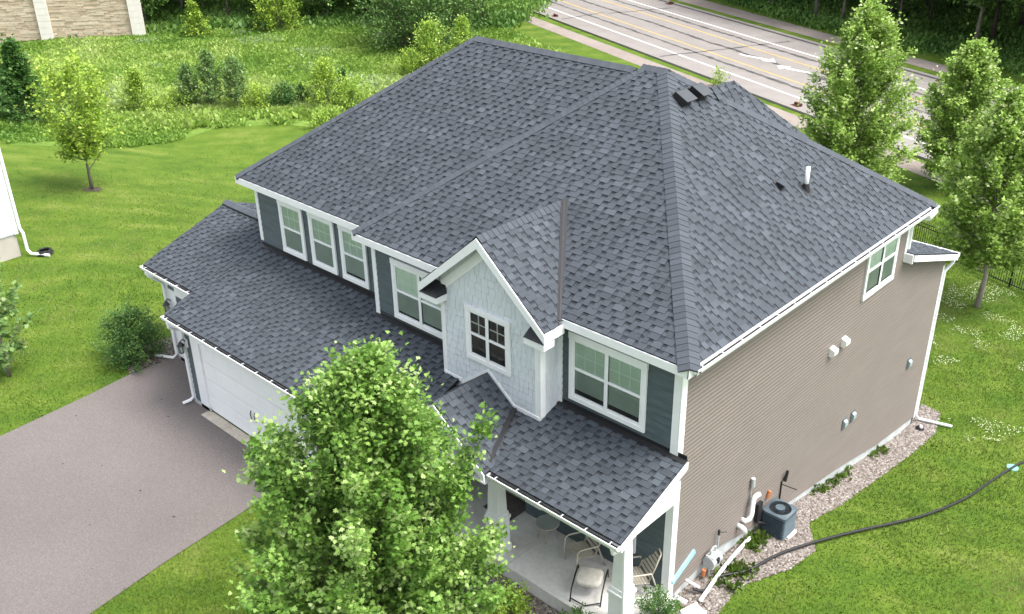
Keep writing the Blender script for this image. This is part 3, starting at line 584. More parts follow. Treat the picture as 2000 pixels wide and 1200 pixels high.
F_ = lambda y: (lambda s, z, d: (s, y-d, z)); Rr = lambda x: (lambda s, z, d: (x+d, s, z))
TOP = ZE-FH
w_ = MB(); rect = lambda a, b, c, d: [(a,c),(b,c),(b,d),(a,d)]
lap(w_, rect(XLW,XMW,3.6,TOP), F_(YL)); lap(w_, rect(XMW,XB1,3.6,TOP), F_(YR)); lap(w_, rect(YR,YL,3.6,TOP), lambda s, z, d: (XMW-d, s, z)); lap(w_, rect(YL,10.3,2.5,TOP), lambda s, z, d: (XLW-d, s, z))
w_.build('upper_front_wall', M['slate'], house)
w_ = MB(); lap(w_, rect(XB2,XW,3.3,TOP), F_(YR)); w_.build('upper_front_wall', M['slate'], house)
w_ = MB(); lap(w_, rect(-4.45,XW,0.3,3.1), F_(YR)); lap(w_, rect(-6.3,-4.45,0.3,3.1), F_(1.3)); lap(w_, rect(YR,1.3,0.3,3.1), lambda s, z, d: (-4.45-d, s, z)); lap(w_, rect(YR-1.2,1.3,0.3,3.1), lambda s, z, d: (-6.3+d, s, z))
lap(w_, rect(-9.2,-6.3,0.2,2.9), F_(-0.9)); lap(w_, rect(YGW,-0.9,0.2,2.9), lambda s, z, d: (-9.0+d, s, z))
w_.build('porch_wall', M['slate'], house)
w_ = MB(); lap(w_, rect(-15.32,-14.98,0.10,2.9), F_(YGW)); lap(w_, rect(-9.4,-9.0,0.10,2.9), F_(YGW)); lap(w_, rect(YGW,-1.1,0.10,2.95), lambda s, z, d: (-15.35-d, s, z))
lap(w_, rect(-18.0,-15.35,0.1,3.2), F_(-1.1)); lap(w_, [(-1.1,0.1),(4.2,0.1),(4.2,3.4),(1.5,4.3),(-1.1,3.35)], lambda s, z, d: (-17.95-d, s, z)); lap(w_, rect(-14.98,-9.4,2.4,2.9), F_(YGW))
w_.build('garage_wall', M['slate'], house)
w_ = MB(); low = [(13.51,-1.63),(10.8,-1.27),(8.4,-0.74),(6.1,-0.36),(3.4,0.10),(2.44,0.36),(1.7,0.36),(0.34,0.20)]
lap(w_, [(0.34,TOP-0.02),(10.39,TOP-0.02),(10.39,4.76),(13.51,3.74)]+low, Rr(XW), 0.10, 0.022, 0.0, True)
w_.build('side_wall', M['tan'], house)
MB().box(-17.9,XW,13.40,13.5,-2.2,3.6).box(-17.9,-17.85,4.2,13.4,-2,3.2).box(XLW,XW,10.28,10.38,3,TOP).build('rear_wall', M['tan'], house)
f_ = MB(); f_.prism([(XW-0.16,13.50,-2.3),(XW-0.16,13.50,-1.60)]+[(XW-0.16,a,b+0.03) for a,b in low[1:]]+[(XW-0.16,0.34,-0.4),(XW-0.16,6,-1.2)], (0.135,0,0))
MB().box(-15.36,-14.5,YGW-0.03,YGW,-0.1,0.12).build('foundation', M['foundation'], house); MB().box(-18.0,-15.36,-1.13,-1.1,-0.1,0.12).build('foundation', M['foundation'], house)
f_.build('foundation', M['foundation'], house)
# corner boards
cb = MB(); T = 0.028
def corner(x, y, z0, z1, sx, wd=0.12):
    cb = MB(); cb.box(min(x,x+sx*wd),max(x,x+sx*wd),y-T,y+0.01,z0,z1); cb.box(x-T if sx > 0 else x-0.002, x+0.002 if sx > 0 else x+T, y-T, y+wd, z0, z1); cb.build('corner_trim', M['white'], house)
corner(XLW,YL,4.3,TOP,1,0.11); corner(XMW,YR,3.9,TOP,1,0.12); corner(XB1,YBAY,3.7,5.95,1,0.10); corner(XB2,YBAY,3.72,5.95,-1,0.13); corner(XW,YR,3.3,TOP,-1,0.16); corner(XW,YR,0.2,3.85,-1,0.16)
MB().box(XB2-0.02,XB2+0.10,YR-T-0.02,YR,3.95,TOP).build('corner_trim', M['white'], house); MB().box(XB2-T,XB2+T,YBAY,YR,3.62,3.80).build('base_trim', M['white'], house)
corner(-15.35,YGW,0.1,2.9,1,0.09); corner(-17.95,-1.1,0.1,3.2,1,0.12)
MB().box(XW,XW+T,10.30,10.42,4.75,TOP).build('corner_trim', M['white'], house); MB().box(XW-0.01,XW+T,13.42,13.53,-1.66,3.5).build('corner_trim', M['white'], house)
# the pale shingled bay
tb = MB(); shake_tone = lambda rr, tab: rr.uniform(0.4,0.75)
def shakes(poly, y=None, x=None, seed=1):
    P3 = [(s,y,z) for s,z in poly] if y is not None else [(x,s,z) for s,z in poly]
    rr = random.Random(seed); H = halves_of(list(poly)); zs = [p[1] for p in poly]; ss = [p[0] for p in poly]; e = 0.17
    P = (lambda s, z, d: (s, y-d, z)) if y is not None else (lambda s, z, d: (x+d, s, z))
    for i in range(math.floor(min(zs)/e), math.ceil(max(zs)/e)):
        a = i*e; s = min(ss)-rr.random()*0.2
        while s < max(ss):
            w2 = rr.uniform(0.11,0.22); j = rr.choice([0,0,0,0,0.015]); q = clip_convex([(s+0.003,a+j),(s+w2-0.003,a+j),(s+w2-0.003,a+e),(s+0.003,a+e)], H); s += w2
            if len(q) < 3: continue
            tb.poly([P(c[0], c[1], 0.012+0.014*(1-(c[1]-a)/e)) for c in q], shake_tone(rr,0))
            for k in range(len(q)):
                c, d = q[k], q[(k+1)%len(q)]
                if abs(c[1]-a-j) < 1e-6 and abs(d[1]-a-j) < 1e-6: tb.quad(P(c[0],c[1],0.025), P(d[0],d[1],0.025), P(d[0],d[1],0.0), P(c[0],c[1],0.0), 0.1)
gtop = GZ-0.12
bayp = [(XB1,3.55),(XB2,3.55),(XB2,GZ-0.1-GPT*(XB2-GX)),(GX,gtop),(XB1,GZ-0.1-GPT*(GX-XB1))]
shakes(bayp, y=YBAY, seed=3); shakes(rect(YBAY,YR,3.55,TOP+0.1), x=XB2, seed=4)
bay = tb.build('bay_wall', M['shake'], house)
bb = MB(); bb.prism([(s,YBAY+0.004,z) for s,z in bayp], (0,0.05,0)); bb.box(XB2-0.06,XB2-0.003,YBAY+0.06,YR,3.55,TOP); bb.box(XB1+0.003,XB1+0.05,YBAY+0.06,YR,3.55,TOP)
bb.build('wall_backing', M['shake_gap'], bay)
MB().prism([(EX-1.4,-1.72,3.25),(EX+1.4,-1.72,3.25),(EX,-1.72,4.26)], (0,0.06,0)).build('entry_gable_wall', M['shake'], house)
# windows
def window(o, r, n, W, H, units=1, cw=0.10, grid=(2,2), dark=False, header=0.0, gap=0.0, hroom=None):
    """o = lower left corner of the casing on the wall, r = right, n = outward"""
    o, r, n = V3(o), V3(r), V3(n); z = V3((0,0,1)); B = lambda mb, a, b, c, d, e, f: mb.obox(o+r*a+z*c+n*e, r*(b-a), z*(d-c), n*(f-e))
    c = MB(); B(c,0,cw,cw,H-cw,0,0.045); B(c,W-cw,W,cw,H-cw,0,0.045); B(c,0,W,0,cw,0,0.05); B(c,-0.01,W+0.01,H-cw,H+header,0,0.055)
    win = c.build('window', M['white'], house)
    iw = (W-2*cw)/units; s = MB(); mu = MB(); bl = MB(); sc = MB(); gs = MB(); rm = MB()
    for k in range(units):
        a = cw+k*iw; b = a+iw; f = 0.045; lo, hi = cw, H-cw; mid = lo+(hi-lo)*0.5
        if k: B(s,a-0.045,a+0.045,lo,hi,0.008,0.047)
        B(s,a,a+f,lo,hi,0.0,0.034); B(s,b-f,b,lo,hi,0.0,0.034); B(s,a+f,b-f,lo,lo+f+0.02,0.0,0.036); B(s,a+f,b-f,hi-f,hi,0.0,0.034); B(s,a+f,b-f,mid-0.025,mid+0.03,0.0,0.040)
        L0, L1 = a+f, b-f
        tgt = rm if dark else bl
        B(tgt,L0,L1,mid,hi-f,-0.005,0.004)
        if dark: B(rm,L0,L1,lo+f,mid,-0.005,0.004)
        else:
            B(sc,L0,L1,lo+f+gap,mid,-0.005,0.006)
            if gap: B(rm,L0,L1,lo+f,lo+f+gap,-0.005,0.005)
        gs.quad(o+r*L0+z*(lo+f)+n*0.017, o+r*L1+z*(lo+f)+n*0.017, o+r*L1+z*(hi-f)+n*0.017, o+r*L0+z*(hi-f)+n*0.017)
        gw = 0.014
        for i in range(1,grid[0]):
            x = L0+(L1-L0)*i/grid[0]; B(mu,x-gw,x+gw,mid+0.03,hi-f,0.006,0.013)
        for j in range(1,grid[1]):
            y = mid+0.03+(hi-f-mid-0.03)*j/grid[1]; B(mu,L0,L1,y-gw,y+gw,0.0061,0.0131)
    s.build('sash', M['white'], win); mu.build('muntin', M['white'] if dark else M['muntin'], win)
    for mb, nm, mt in ((bl,'blind','blind'),(sc,'screen','screen'),(rm,'room_view','glass_dark'),(gs,'pane','glass')):
        if mb.v: mb.build(nm, M[mt], win)
    return win
fr, fn = (1,0,0), (0,-1,0)
wy = YL-0.021
for x in (-14.0,-12.63,-11.31): window((x,wy,4.29), fr, fn, 1.08, 1.55, 1, grid=(3,2), header=0.06, gap=0.0 if x < -13 else (0.03 if x < -12 else 0.08))
window((-8.77,YR-0.021,4.17), fr, fn, 1.98, 1.57, 2, grid=(3,2), header=0.05, gap=0.07)
window((-3.11,YR-0.021,4.19), fr, fn, 1.99, 1.58, 2, grid=(3,2), header=0.05, gap=0.13)
window((-5.57,YBAY-0.025,4.53), fr, fn, 1.33, 1.32, 2, grid=(2,2), dark=True)
window((XW+0.024,8.02,4.47), (0,1,0), (1,0,0), 1.71, 1.50, 2, cw=0.075, grid=(2,2), gap=0.06)
window((-4.42,YR-0.021,0.72), fr, fn, 0.5, 1.9, 1, cw=0.08, grid=(2,2), dark=True)
window((-2.9,YR-0.021,1.0), fr, fn, 1.7, 1.5, 2, grid=(2,2))
# front door in its recess, and the mat
d_ = MB(); d_.box(-5.9,-4.95,1.22,1.27,0.37,2.45); dr = d_.build('front_door', M['slate'], house); MB().tube([(-5.05,1.2,1.35),(-5.05,1.15,1.35)], 0.03, 10).build('door_knob', M['black_metal'], dr)
MB().box(-6.0,-5.9,1.2,1.29,0.35,2.55).box(-4.95,-4.85,1.2,1.29,0.35,2.55).box(-5.9,-4.95,1.2,1.29,2.45,2.55).build('door_frame', M['white'], house)
# garage doors
def garage_door(x0, x1, y, z0, z1, handles):
    d = MB(); n = 4; h = (z1-z0)/n
    for i in range(n): d.box(x0,x1,y+0.03,y+0.08,z0+i*h+0.006,z0+(i+1)*h-0.006)
    d.box(x0,x1,y+0.06,y+0.09,z0,z1)
    k = int((x1-x0)/0.61)
    for i in range(n):
        for j in range(k):
            a = x0+(x1-x0)*(j+0.12)/k; b = x0+(x1-x0)*(j+0.88)/k; zc = z0+i*h
            d.box(a,b,y+0.024,y+0.031,zc+0.11,zc+h-0.11)
    g = d.build('garage_door', M['door_white'], house)
    for hx in handles:
        MB().tube([(hx,y+0.02,z0+0.66),(hx+0.01,y-0.02,z0+0.72),(hx-0.01,y-0.02,z0+0.86),(hx-0.02,y+0.02,z0+0.94)], 0.014, 6).build('door_handle', M['black_metal'], g)
    t = MB(); t.box(x0-0.42,x0,y-0.03,y+0.05,z0-0.04,z1+0.12); t.box(x1,x1+0.42,y-0.03,y+0.05,z0-0.04,z1+0.12); t.box(x0,x1,y-0.03,y+0.05,z1,z1+0.35)
    t.build('door_frame', M['white'], g); return g
garage_door(-14.55,-9.72,YGW,0.05,2.25,(-12.30,-12.12)); garage_door(-17.45,-15.75,-1.1,0.05,2.4,(-16.6,))
# lanterns
def lantern(x, y, z):
    MB().box(x-0.055,x+0.055,y-0.03,y,z-0.1,z+0.16).build('lantern_plate', M['white'], house)
    b = MB(); b.tube([(x,y-0.03,z+0.1),(x,y-0.12,z+0.19),(x,y-0.2,z+0.14)], 0.018, 6); b.cone((x,y-0.2,z+0.02), 0.115, 0.03, 0.12, 6); b.cone((x,y-0.2,z-0.22), 0.055, 0.075, 0.03, 6)
    for k in range(6):
        q = k*math.pi/3; b.tube([(x+0.06*math.cos(q),y-0.2+0.06*math.sin(q),z-0.2),(x+0.09*math.cos(q),y-0.2+0.09*math.sin(q),z+0.03)], 0.009, 4)
    l = b.build('wall_lantern', M['black_metal'], house); MB().cone((x,y-0.2,z-0.19), 0.05, 0.07, 0.2, 6).build('lamp_glass', M['screen'], l)
lantern(-15.16,YGW-0.03,2.02); lantern(-17.72,-1.13,2.05)
# porch slab, columns, beam
p_ = MB(); p_.box(-6.35,-3.53,-1.38,1.3,-0.3,0.35); p_.box(-3.515,-0.12,-1.38,YR,-0.3,0.35); p_.box(-3.53,-3.515,-1.37,YR,-0.3,0.335); p_.box(-8.9,-6.35,-1.38,-0.9,-0.2,0.14)
p_.build('porch_slab', M['concrete'], house)
def column(cx, cy):
    c = MB(); c.box(cx-0.22,cx+0.22,cy-0.22,cy+0.22,0.35,0.55); c.box(cx-0.19,cx+0.19,cy-0.19,cy+0.19,0.55,1.28); c.box(cx-0.215,cx+0.215,cy-0.215,cy+0.215,1.28,1.36); c.box(cx-0.18,cx+0.18,cy-0.18,cy+0.18,1.36,1.46)
    b, t = 0.155, 0.115
    c.add([(cx-b,cy-b,1.46),(cx+b,cy-b,1.46),(cx+b,cy+b,1.46),(cx-b,cy+b,1.46),(cx-t,cy-t,2.78),(cx+t,cy-t,2.78),(cx+t,cy+t,2.78),(cx-t,cy+t,2.78)], [(0,1,5,4),(1,2,6,5),(2,3,7,6),(3,0,4,7),(4,5,6,7)])
    c.box(cx-0.16,cx+0.16,cy-0.16,cy+0.16,2.70,2.80)
    return c.build('porch_column', M['white'], house)
column(-4.02,-1.10); column(-0.52,-1.10)
b = MB(); b.box(-4.2,-0.30,-1.25,-0.95,2.80,3.05); b.box(-0.42,-0.30,-0.95,YR,2.80,3.05); b.prism([(-0.37,-1.75,3.0),(-0.37,YR,3.0),(-0.37,YR,pz(YR)-0.07),(-0.37,-1.75,pz(-1.75)-0.07)], (0.06,0,0))
b.box(-6.3,-6.0,-1.25,-0.95,2.6,2.95); b.build('porch_beam', M['white'], house)
# fittings on the tan wall
def wbox(name, y, z, w2, h2, d2, mat, extra=None):
    b = MB(); b.prism([(XW,y-w2/2,z),(XW+0.02+d2*0.6,y-w2/2,z),(XW+0.02+d2,y-w2/2,z+h2*0.3),(XW+0.02+d2,y-w2/2,z+h2*0.75),(XW+0.02,y-w2/2,z+h2)], (0,w2,0)); return b.build(name, M[mat], house)
wbox('dryer_vent',6.72,3.50,0.20,0.24,0.15,'pvc'); wbox('dryer_vent',7.33,3.51,0.20,0.24,0.15,'pvc')
for y, z in ((12.1,0.72),(8.18,0.62),(8.66,0.62)):
    MB().box(XW,XW+0.035,y-0.11,y+0.11,z-0.02,z+0.34).build('mounting_block', M['slate'], house)
    wbox('outlet_cover',y+0.02,z+0.03,0.15,0.26,0.08,'box_grey')
X0 = XW+0.02
MB().tube([(XW,3.05,0.55),(X0+0.12,3.05,0.55),(X0+0.17,3.07,0.50),(X0+0.17,3.12,0.38)], 0.058, 12).build('pvc_vent', M['pvc'], house, True)
MB().tube([(XW,3.22,0.62),(X0+0.10,3.22,0.62),(X0+0.13,3.32,0.63),(X0+0.13,3.42,0.72),(X0+0.13,3.42,1.14),(X0+0.14,3.48,1.20),(X0+0.16,3.62,1.20)], 0.058, 12).build('pvc_vent', M['pvc'], house, True)
MB().tube([(X0+0.05,3.46,1.46),(X0+0.05,3.46,1.68)], 0.055, 10).tube([(X0+0.03,3.46,0.9),(X0+0.03,3.46,1.5)], 0.015, 6).build('conduit_box', M['meter'], house)
MB().tube([(X0+0.02,4.98,0.1),(X0+0.02,4.98,0.72)], 0.02, 6).tube([(X0+0.02,4.98,0.64),(X0+0.40,5.05,0.62)], 0.014, 6).tube([(X0+0.06,5.05,0.72),(X0+0.08,5.10,1.0)], [0.05,0.035], 8).build('hose_bib', M['black_metal'], house)
MB().tube([(X0+0.03,4.30,0.62),(X0+0.05,4.36,0.80)], 0.045, 8).build('copper_fitting', M['copper'], house)
MB().tube([(X0+0.2,4.05,0.1),(X0+0.05,3.9,0.15),(X0+0.02,3.85,0.5)], 0.03, 8).box(X0-0.02,X0+0.09,3.8,4.0,0.2,0.72).build('disconnect_box', M['black'], house)
MB().tube([(XW,0.62,0.06),(X0+0.26,0.66,0.02)], 0.06, 12).tube([(XW,0.98,0.30),(X0+0.3,1.08,0.2)], 0.035, 10).build('drain_outlet', M['pvc'], house, True)
MB().obox((X0,0.42,0.58), (0.05,0,0), (0,0.80,0.36), (0,-0.04,0.11)).build('blue_wrap_strip', M['blue'], house)
# gas meter and regulator
g = MB(); g.box(X0+0.06,X0+0.26,1.62,1.94,0.30,0.62); g.tube([(X0+0.16,1.60,0.46),(X0+0.16,1.96,0.46)], 0.15, 14)
gm = g.build('gas_meter', M['meter'], house)
MB().tube([(X0+0.14,1.70,0.02),(X0+0.14,1.70,0.74),(X0+0.14,1.78,0.80),(X0+0.14,1.90,0.74),(X0+0.14,1.90,0.6)], 0.022, 8).tube([(X0+0.08,2.08,0.30),(X0+0.08,2.08,0.95)], 0.02, 8).tube([(X0+0.16,1.95,0.45),(X0+0.08,2.08,0.5)], 0.02, 8).build('meter_pipe', M['meter'], gm)
MB().tube([(X0+0.08,2.08,0.92),(X0+0.08,2.08,1.05)], 0.03, 8).tube([(X0+0.08,2.08,1.0),(X0+0.20,2.2,1.0)], 0.016, 6).tube([(X0+0.27,1.78,0.44),(X0+0.28,1.78,0.56)], 0.06, 8).build('regulator', M['black_metal'], gm)
MB().tube([(X0+0.10,1.52,0.12),(X0+0.12,1.52,0.30)], 0.05, 8).build('copper_fitting', M['copper'], house)
# ------------------------------------------------------------ movable things round the house
def g_(x, y): return float(gz(x, y))
# air conditioner
ax, ay, az = 0.05, 4.36, g_(0,4.3)
ac = thing('air_conditioner', 'square grey-blue air conditioner with a round fan grille on top, by the tan wall', 'air conditioner', (ax,ay,az))
S2 = 0.305; H2 = 0.70
def rsq(z, s, rr=0.07, n=4):
    P = []
    for cx, cy, a0 in ((1,1,0),(-1,1,90),(-1,-1,180),(1,-1,270)):
        for k in range(n+1):
            a = rad(a0+90*k/n); P.append((ax+cx*(s-rr)+rr*math.cos(a), ay+cy*(s-rr)+rr*math.sin(a), z))
    return P
b = MB(); b.prism(rsq(az+0.02,S2-0.03), (0,0,H2-0.06)); b.build('body', M['ac_dark'], ac)
for i in range(12):
    z = az+0.06+i*0.047; lo = rsq(z,S2-0.02); hi = rsq(z+0.030,S2+0.004); t2 = rsq(z+0.036,S2-0.02); n = len(lo)
    b = MB(); b.add(lo+hi+t2, [(k,(k+1)%n,n+(k+1)%n,n+k) for k in range(n)]+[(n+k,n+(k+1)%n,2*n+(k+1)%n,2*n+k) for k in range(n)]); b.build('louver', M['ac'], ac)
MB().prism(rsq(az-0.02,S2+0.05), (0,0,0.04)).build('pad', M['concrete'], ac)
b = MB(); n = 48; R_ = 0.262; ci = []; o = []; o0 = []
for k in range(n):
    a = 2*math.pi*k/n; c_, s_ = math.cos(a), math.sin(a); q_ = (S2+0.01)/((abs(c_)**9+abs(s_)**9)**(1/9)); ci.append((ax+R_*c_, ay+R_*s_, az+H2+0.025)); o.append((ax+q_*c_, ay+q_*s_, az+H2)); o0.append((ax+q_*c_*1.005, ay+q_*s_*1.005, az+H2-0.07))
cj = [(x,y,az+H2-0.10) for x,y,z in ci]
b.add(o+o0+ci+cj, [(k,(k+1)%n,n+(k+1)%n,n+k) for k in range(n)]+[(k,(k+1)%n,2*n+(k+1)%n,2*n+k) for k in range(n)]+[(2*n+k,2*n+(k+1)%n,3*n+(k+1)%n,3*n+k) for k in range(n)]); b.build('lid', M['ac'], ac)
gr2 = MB()
for k in range(40):
    a = 2*math.pi*k/40; gr2.tube([(ax+0.10*math.cos(a),ay+0.10*math.sin(a),az+H2+0.045),(ax+R_*math.cos(a),ay+R_*math.sin(a),az+H2+0.02)], 0.004, 4)
gr2.build('grille', M['ac_dark'], ac)
MB().cone((ax,ay,az+H2-0.05), 0.12, 0.115, 0.10, 20).build('motor_cap', M['ac'], ac)
# cable, drain pipe, lid, landscape light
def ground_tube(name, pts, r, mat, label, cat, lift=0.0, n=8, sub=8):
    P = [V3(p) for p in pts]; Q = []
    for i in range(len(P)-1):
        p0, p1, p2, p3 = P[max(i-1,0)], P[i], P[i+1], P[min(i+2,len(P)-1)]
        for k in range(sub):
            t = k/sub; q = 0.5*((2*p1)+(-p0+p2)*t+(2*p0-5*p1+4*p2-p3)*t*t+(-p0+3*p1-3*p2+p3)*t**3); Q.append(q)
    Q.append(P[-1]); Q = [(q[0],q[1],g_(q[0],q[1])+r+0.012+(q[2] if len(q) > 2 else 0)) for q in Q]
    return tag(MB().tube(Q, r, n).build(name, M[mat], None, True), label, cat)
ground_tube('drain_hose', [(-0.12,0.98,0.12),(0.06,1.2,0.04),(0.02,1.74,0.03),(0.40,2.42,0.05),(0.63,3.61,0.05),(1.23,5.54,0.03),(2.06,7.95,0.03),(2.48,10.05,0.03),(2.65,11.98,0.03),(2.87,13.43,0.03),(3.4,15.5,0.02)], 0.034, 'black', 'long black corrugated hose running from the wall across the right lawn', 'hose')
ground_tube('drain_pipe', [(0.16,0.85,0.03),(-0.05,2.2,0.05),(-0.20,3.50,0.05)], 0.045, 'pvc', 'straight white plastic pipe lying on the stones under the black hose', 'pipe')
x, y = 2.78, 13.15; z = g_(x,y)
tag(MB().tube([(x,y,z-0.04),(x,y,z+0.035)], 0.16, 14).tube([(x,y,z+0.035),(x,y,z+0.05)], [0.14,0.12], 14).build('valve_lid', M['green_lid'], None), 'pale green round lid in the grass at the far end of the black hose', 'lid')
x, y = -0.02, 13.3; z = g_(x,y)
gl = thing('ground_light', 'small black dome light on the stones at the back corner of the tan wall', 'light', (x,y,z))
MB().tube([(x,y,z),(x,y,z+0.06),(x,y,z+0.12),(x,y,z+0.15)], [0.13,0.13,0.08,0.02], 12).build('dome', M['black'], gl, True); MB().tube([(x+0.03,y-0.02,z+0.12),(x+0.04,y-0.03,z+0.165)], [0.06,0.04], 10).build('lens', M['pvc'], gl)
# white post base at the bottom edge, splash block
ZS = 0.352
# porch furniture
def chair(pos, ang, label, tilt=0.0):
    root = thing('patio_chair', label, 'chair', (pos[0],pos[1],ZS), group='slatted chairs on the porch')
    ca, sa = math.cos(ang), math.sin(ang)
    def T(p): return (pos[0]+ca*p[0]-sa*p[1], pos[1]+sa*p[0]+ca*p[1], ZS+p[2])
    f = lambda name, paths, r, n=8: [MB().tube([T(q) for q in p], r, n).build(name, M['beige_metal'], root, True) for p in paths]
    for s in (-0.29,0.29):
        f('side_frame', [[(s,0.30,0.0),(s,0.33,0.30),(s,0.30,0.62),(s,0.22,0.66),(s,-0.20,0.62),(s,-0.30,0.30),(s,-0.42,0.0)]], 0.02)
        f('back_post', [[(s*0.85,-0.16,0.36),(s*0.85,-0.30,0.70),(s*0.85,-0.42,1.06)]], 0.018)
    f('back_rail', [[(-0.2465,-0.42,1.06),(-0.15,-0.435,1.09),(0.15,-0.435,1.09),(0.2465,-0.42,1.06)]], 0.018)
    for k in range(6):
        t = k/6; y = -0.19-0.22*t; z = 0.44+0.58*t
        MB().obox(T((-0.25,y,z)), V3(T((0.25,y,z)))-V3(T((-0.25,y,z))), V3(T((0,-0.01,0)))-V3(T((0,0,0))), V3(T((0,-0.022,0.062)))-V3(T((0,0,0)))).build('back_slat', M['beige_metal'], root)
    for k in range(7):
        y = 0.29-0.07*k; z = 0.42-0.012*k
        MB().obox(T((-0.28,y,z)), V3(T((0.56,0,0)))-V3(T((0,0,0))), V3(T((0,-0.052,0)))-V3(T((0,0,0))), (0,0,0.014)).build('seat_slat', M['beige_metal'], root)
    return root
chair((-2.30,-0.15), rad(158), 'beige slatted metal chair beside the round glass table')
chair((-0.92,-0.02), rad(150), 'beige slatted metal chair behind the right porch column')
tx, ty = -3.45, -0.05
tb2 = thing('side_table', 'low round glass-topped table on the porch', 'table', (tx,ty,ZS))
MB().tube([(tx,ty,ZS+0.44),(tx,ty,ZS+0.452)], 0.265, 28).build('table_top', M['screen'], tb2)
MB().tube([(tx+0.27*math.cos(a),ty+0.27*math.sin(a),ZS+0.445) for a in np.linspace(0,2*math.pi,29)], 0.014, 6).build('rim', M['beige_metal'], tb2, True)
for k in range(4):
    a = rad(35+90*k); MB().tube([(tx+0.25*math.cos(a),ty+0.25*math.sin(a),ZS+0.43),(tx+0.17*math.cos(a),ty+0.17*math.sin(a),ZS+0.25),(tx+0.23*math.cos(a),ty+0.23*math.sin(a),ZS)], 0.013, 6).build('leg', M['beige_metal'], tb2, True)
# low folding seat with a pale cushion
cx, cy = -1.66, -0.72
st = thing('folding_seat', 'low black-framed folding seat with a pale patterned cushion at the porch edge', 'seat', (cx,cy,ZS))
ca, sa = math.cos(rad(28)), math.sin(rad(28)); T = lambda x,y,z: (cx+ca*x-sa*y, cy+sa*x+ca*y, ZS+z)
for s in (-0.33,0.33): MB().tube([T(s,-0.45,0.0),T(s,-0.30,0.22),T(s,0.1,0.30),T(s,0.42,0.27),T(s,0.5,0.0)], 0.017, 6).build('frame_rail', M['black_metal'], st, True)
MB().tube([T(-0.33,-0.40,0.06),T(0,-0.52,0.03),T(0.33,-0.40,0.06)], 0.015, 6).build('cross_bar', M['black_metal'], st, True)
v = []; f = []
for lay, (h, k) in enumerate(((0.30,0.93),(0.36,1.0),(0.41,0.97),(0.425,0.80))):
    for j in range(20):
        a = 2*math.pi*j/20; c, s = math.cos(a), math.sin(a); e = 0.45
        v.append(T(0.29*k*math.copysign(abs(c)**e,c), 0.27*k*math.copysign(abs(s)**e,s), h))
for l in range(3):
    for j in range(20): f.append((l*20+j, l*20+(j+1)%20, (l+1)*20+(j+1)%20, (l+1)*20+j))
f.append(tuple(range(60,80))); MB().add(v,f).build('cushion', M['cushion'], st, True)
tag(MB().box(-5.35,-4.5,-0.25,0.55,0.352,0.366).box(-5.28,-4.57,-0.18,0.48,0.3662,0.370).build('door_mat', M['mat'], None), 'dark brown door mat on the porch slab by the front door', 'mat')
x, y = -4.30, -1.75
fl = thing('garden_flower', 'single rosy flower at the foot of the left porch column', 'flower', (x,y,0))
MB().tube([(x,y,0),(x+0.02,y,0.25)], 0.01, 6).build('stem', M['yew'], fl)
b = MB()
for k in range(9):
    a = k*0.7; b.add([(x+0.02,y,0.25),(x+0.02+0.11*math.cos(a),y+0.11*math.sin(a),0.30),(x+0.02+0.11*math.cos(a+0.7),y+0.11*math.sin(a+0.7),0.29),(x+0.02,y,0.33)], [(0,1,2),(3,1,2)])
b.build('blossom', M['rosy'], fl)
# ------------------------------------------------------------ black metal fence
fp = [(-9.0,27.45),(-6.55,26.75),(-4.07,26.03),(-1.58,25.25),(0.9,24.5),(3.4,23.75)]
fc = thing('garden_fence', 'black metal picket fence across the back lawn on the right', 'fence', (fp[0][0],fp[0][1],-1.95))
for i, (x, y) in enumerate(fp):
    b = MB(); b.box(x-0.035,x+0.035,y-0.035,y+0.035,-1.97,-0.72); b.box(x-0.045,x+0.045,y-0.045,y+0.045,-0.72,-0.69); b.build('fence_post', M['black_metal'], fc)
for a, b_ in zip(fp[:-1], fp[1:]):
    d = V3((b_[0]-a[0], b_[1]-a[1], 0)); L = np.linalg.norm(d); u = d/L; nn = V3((-u[1],u[0],0)); o = V3((a[0],a[1],-1.95))
    r = MB()
    for z in (0.10,0.98,1.14): r.obox(o+V3((0,0,z))-nn*0.014, d, nn*0.028, (0,0,0.035))
    panel = r.build('fence_panel', M['black_metal'], fc); p = MB(); k = 0.08
    while k < L: p.obox(o+u*k-nn*0.009+V3((0,0,0.04)), u*0.018, nn*0.018, (0,0,1.12)); k += 0.105
    p.build('pickets', M['black_metal'], panel)
# ------------------------------------------------------------ storm drains
for i, (x, y, l) in enumerate(((-49.94,53.35,'rusty storm drain at the near kerb, top of the road'),(-20.4,42.15,'rusty storm drain at the near kerb, beside the tall tree'),(-45.3,64.1,'rusty storm drain at the far kerb, left of the woods'),(-15.9,53.35,'rusty storm drain at the far kerb, between the two tall trees'))):
    d = thing('storm_drain', l, 'drain', (x,y,-1.93), group='storm drains along the kerbs')
    ca, sa = math.cos(ra), math.sin(ra); T = lambda a,b,z: (x+ca*a-sa*b, y+sa*a+ca*b, -1.94+z)
    m_ = MB(); e1 = V3(T(0.6,0,0))-V3(T(0,0,0)); e2 = V3(T(0,0.45,0))-V3(T(0,0,0)); m_.obox(T(-0.3,-0.2,0.0), e1, e2*0.12, (0,0,0.04)); m_.obox(T(-0.3,0.2,0.0), e1, e2*0.12, (0,0,0.04))
    for k in range(8): m_.obox(T(-0.3+k*0.082,-0.15,0.0), e1*0.05, e2*0.8, (0,0,0.034))
    m_.build('grate', M['drain'], d); m_ = MB(); m_.obox(T(-0.3,0.25,0.0), e1, e2*0.3, (0,0,0.17)); m_.build('curb_box', M['drain'], d)
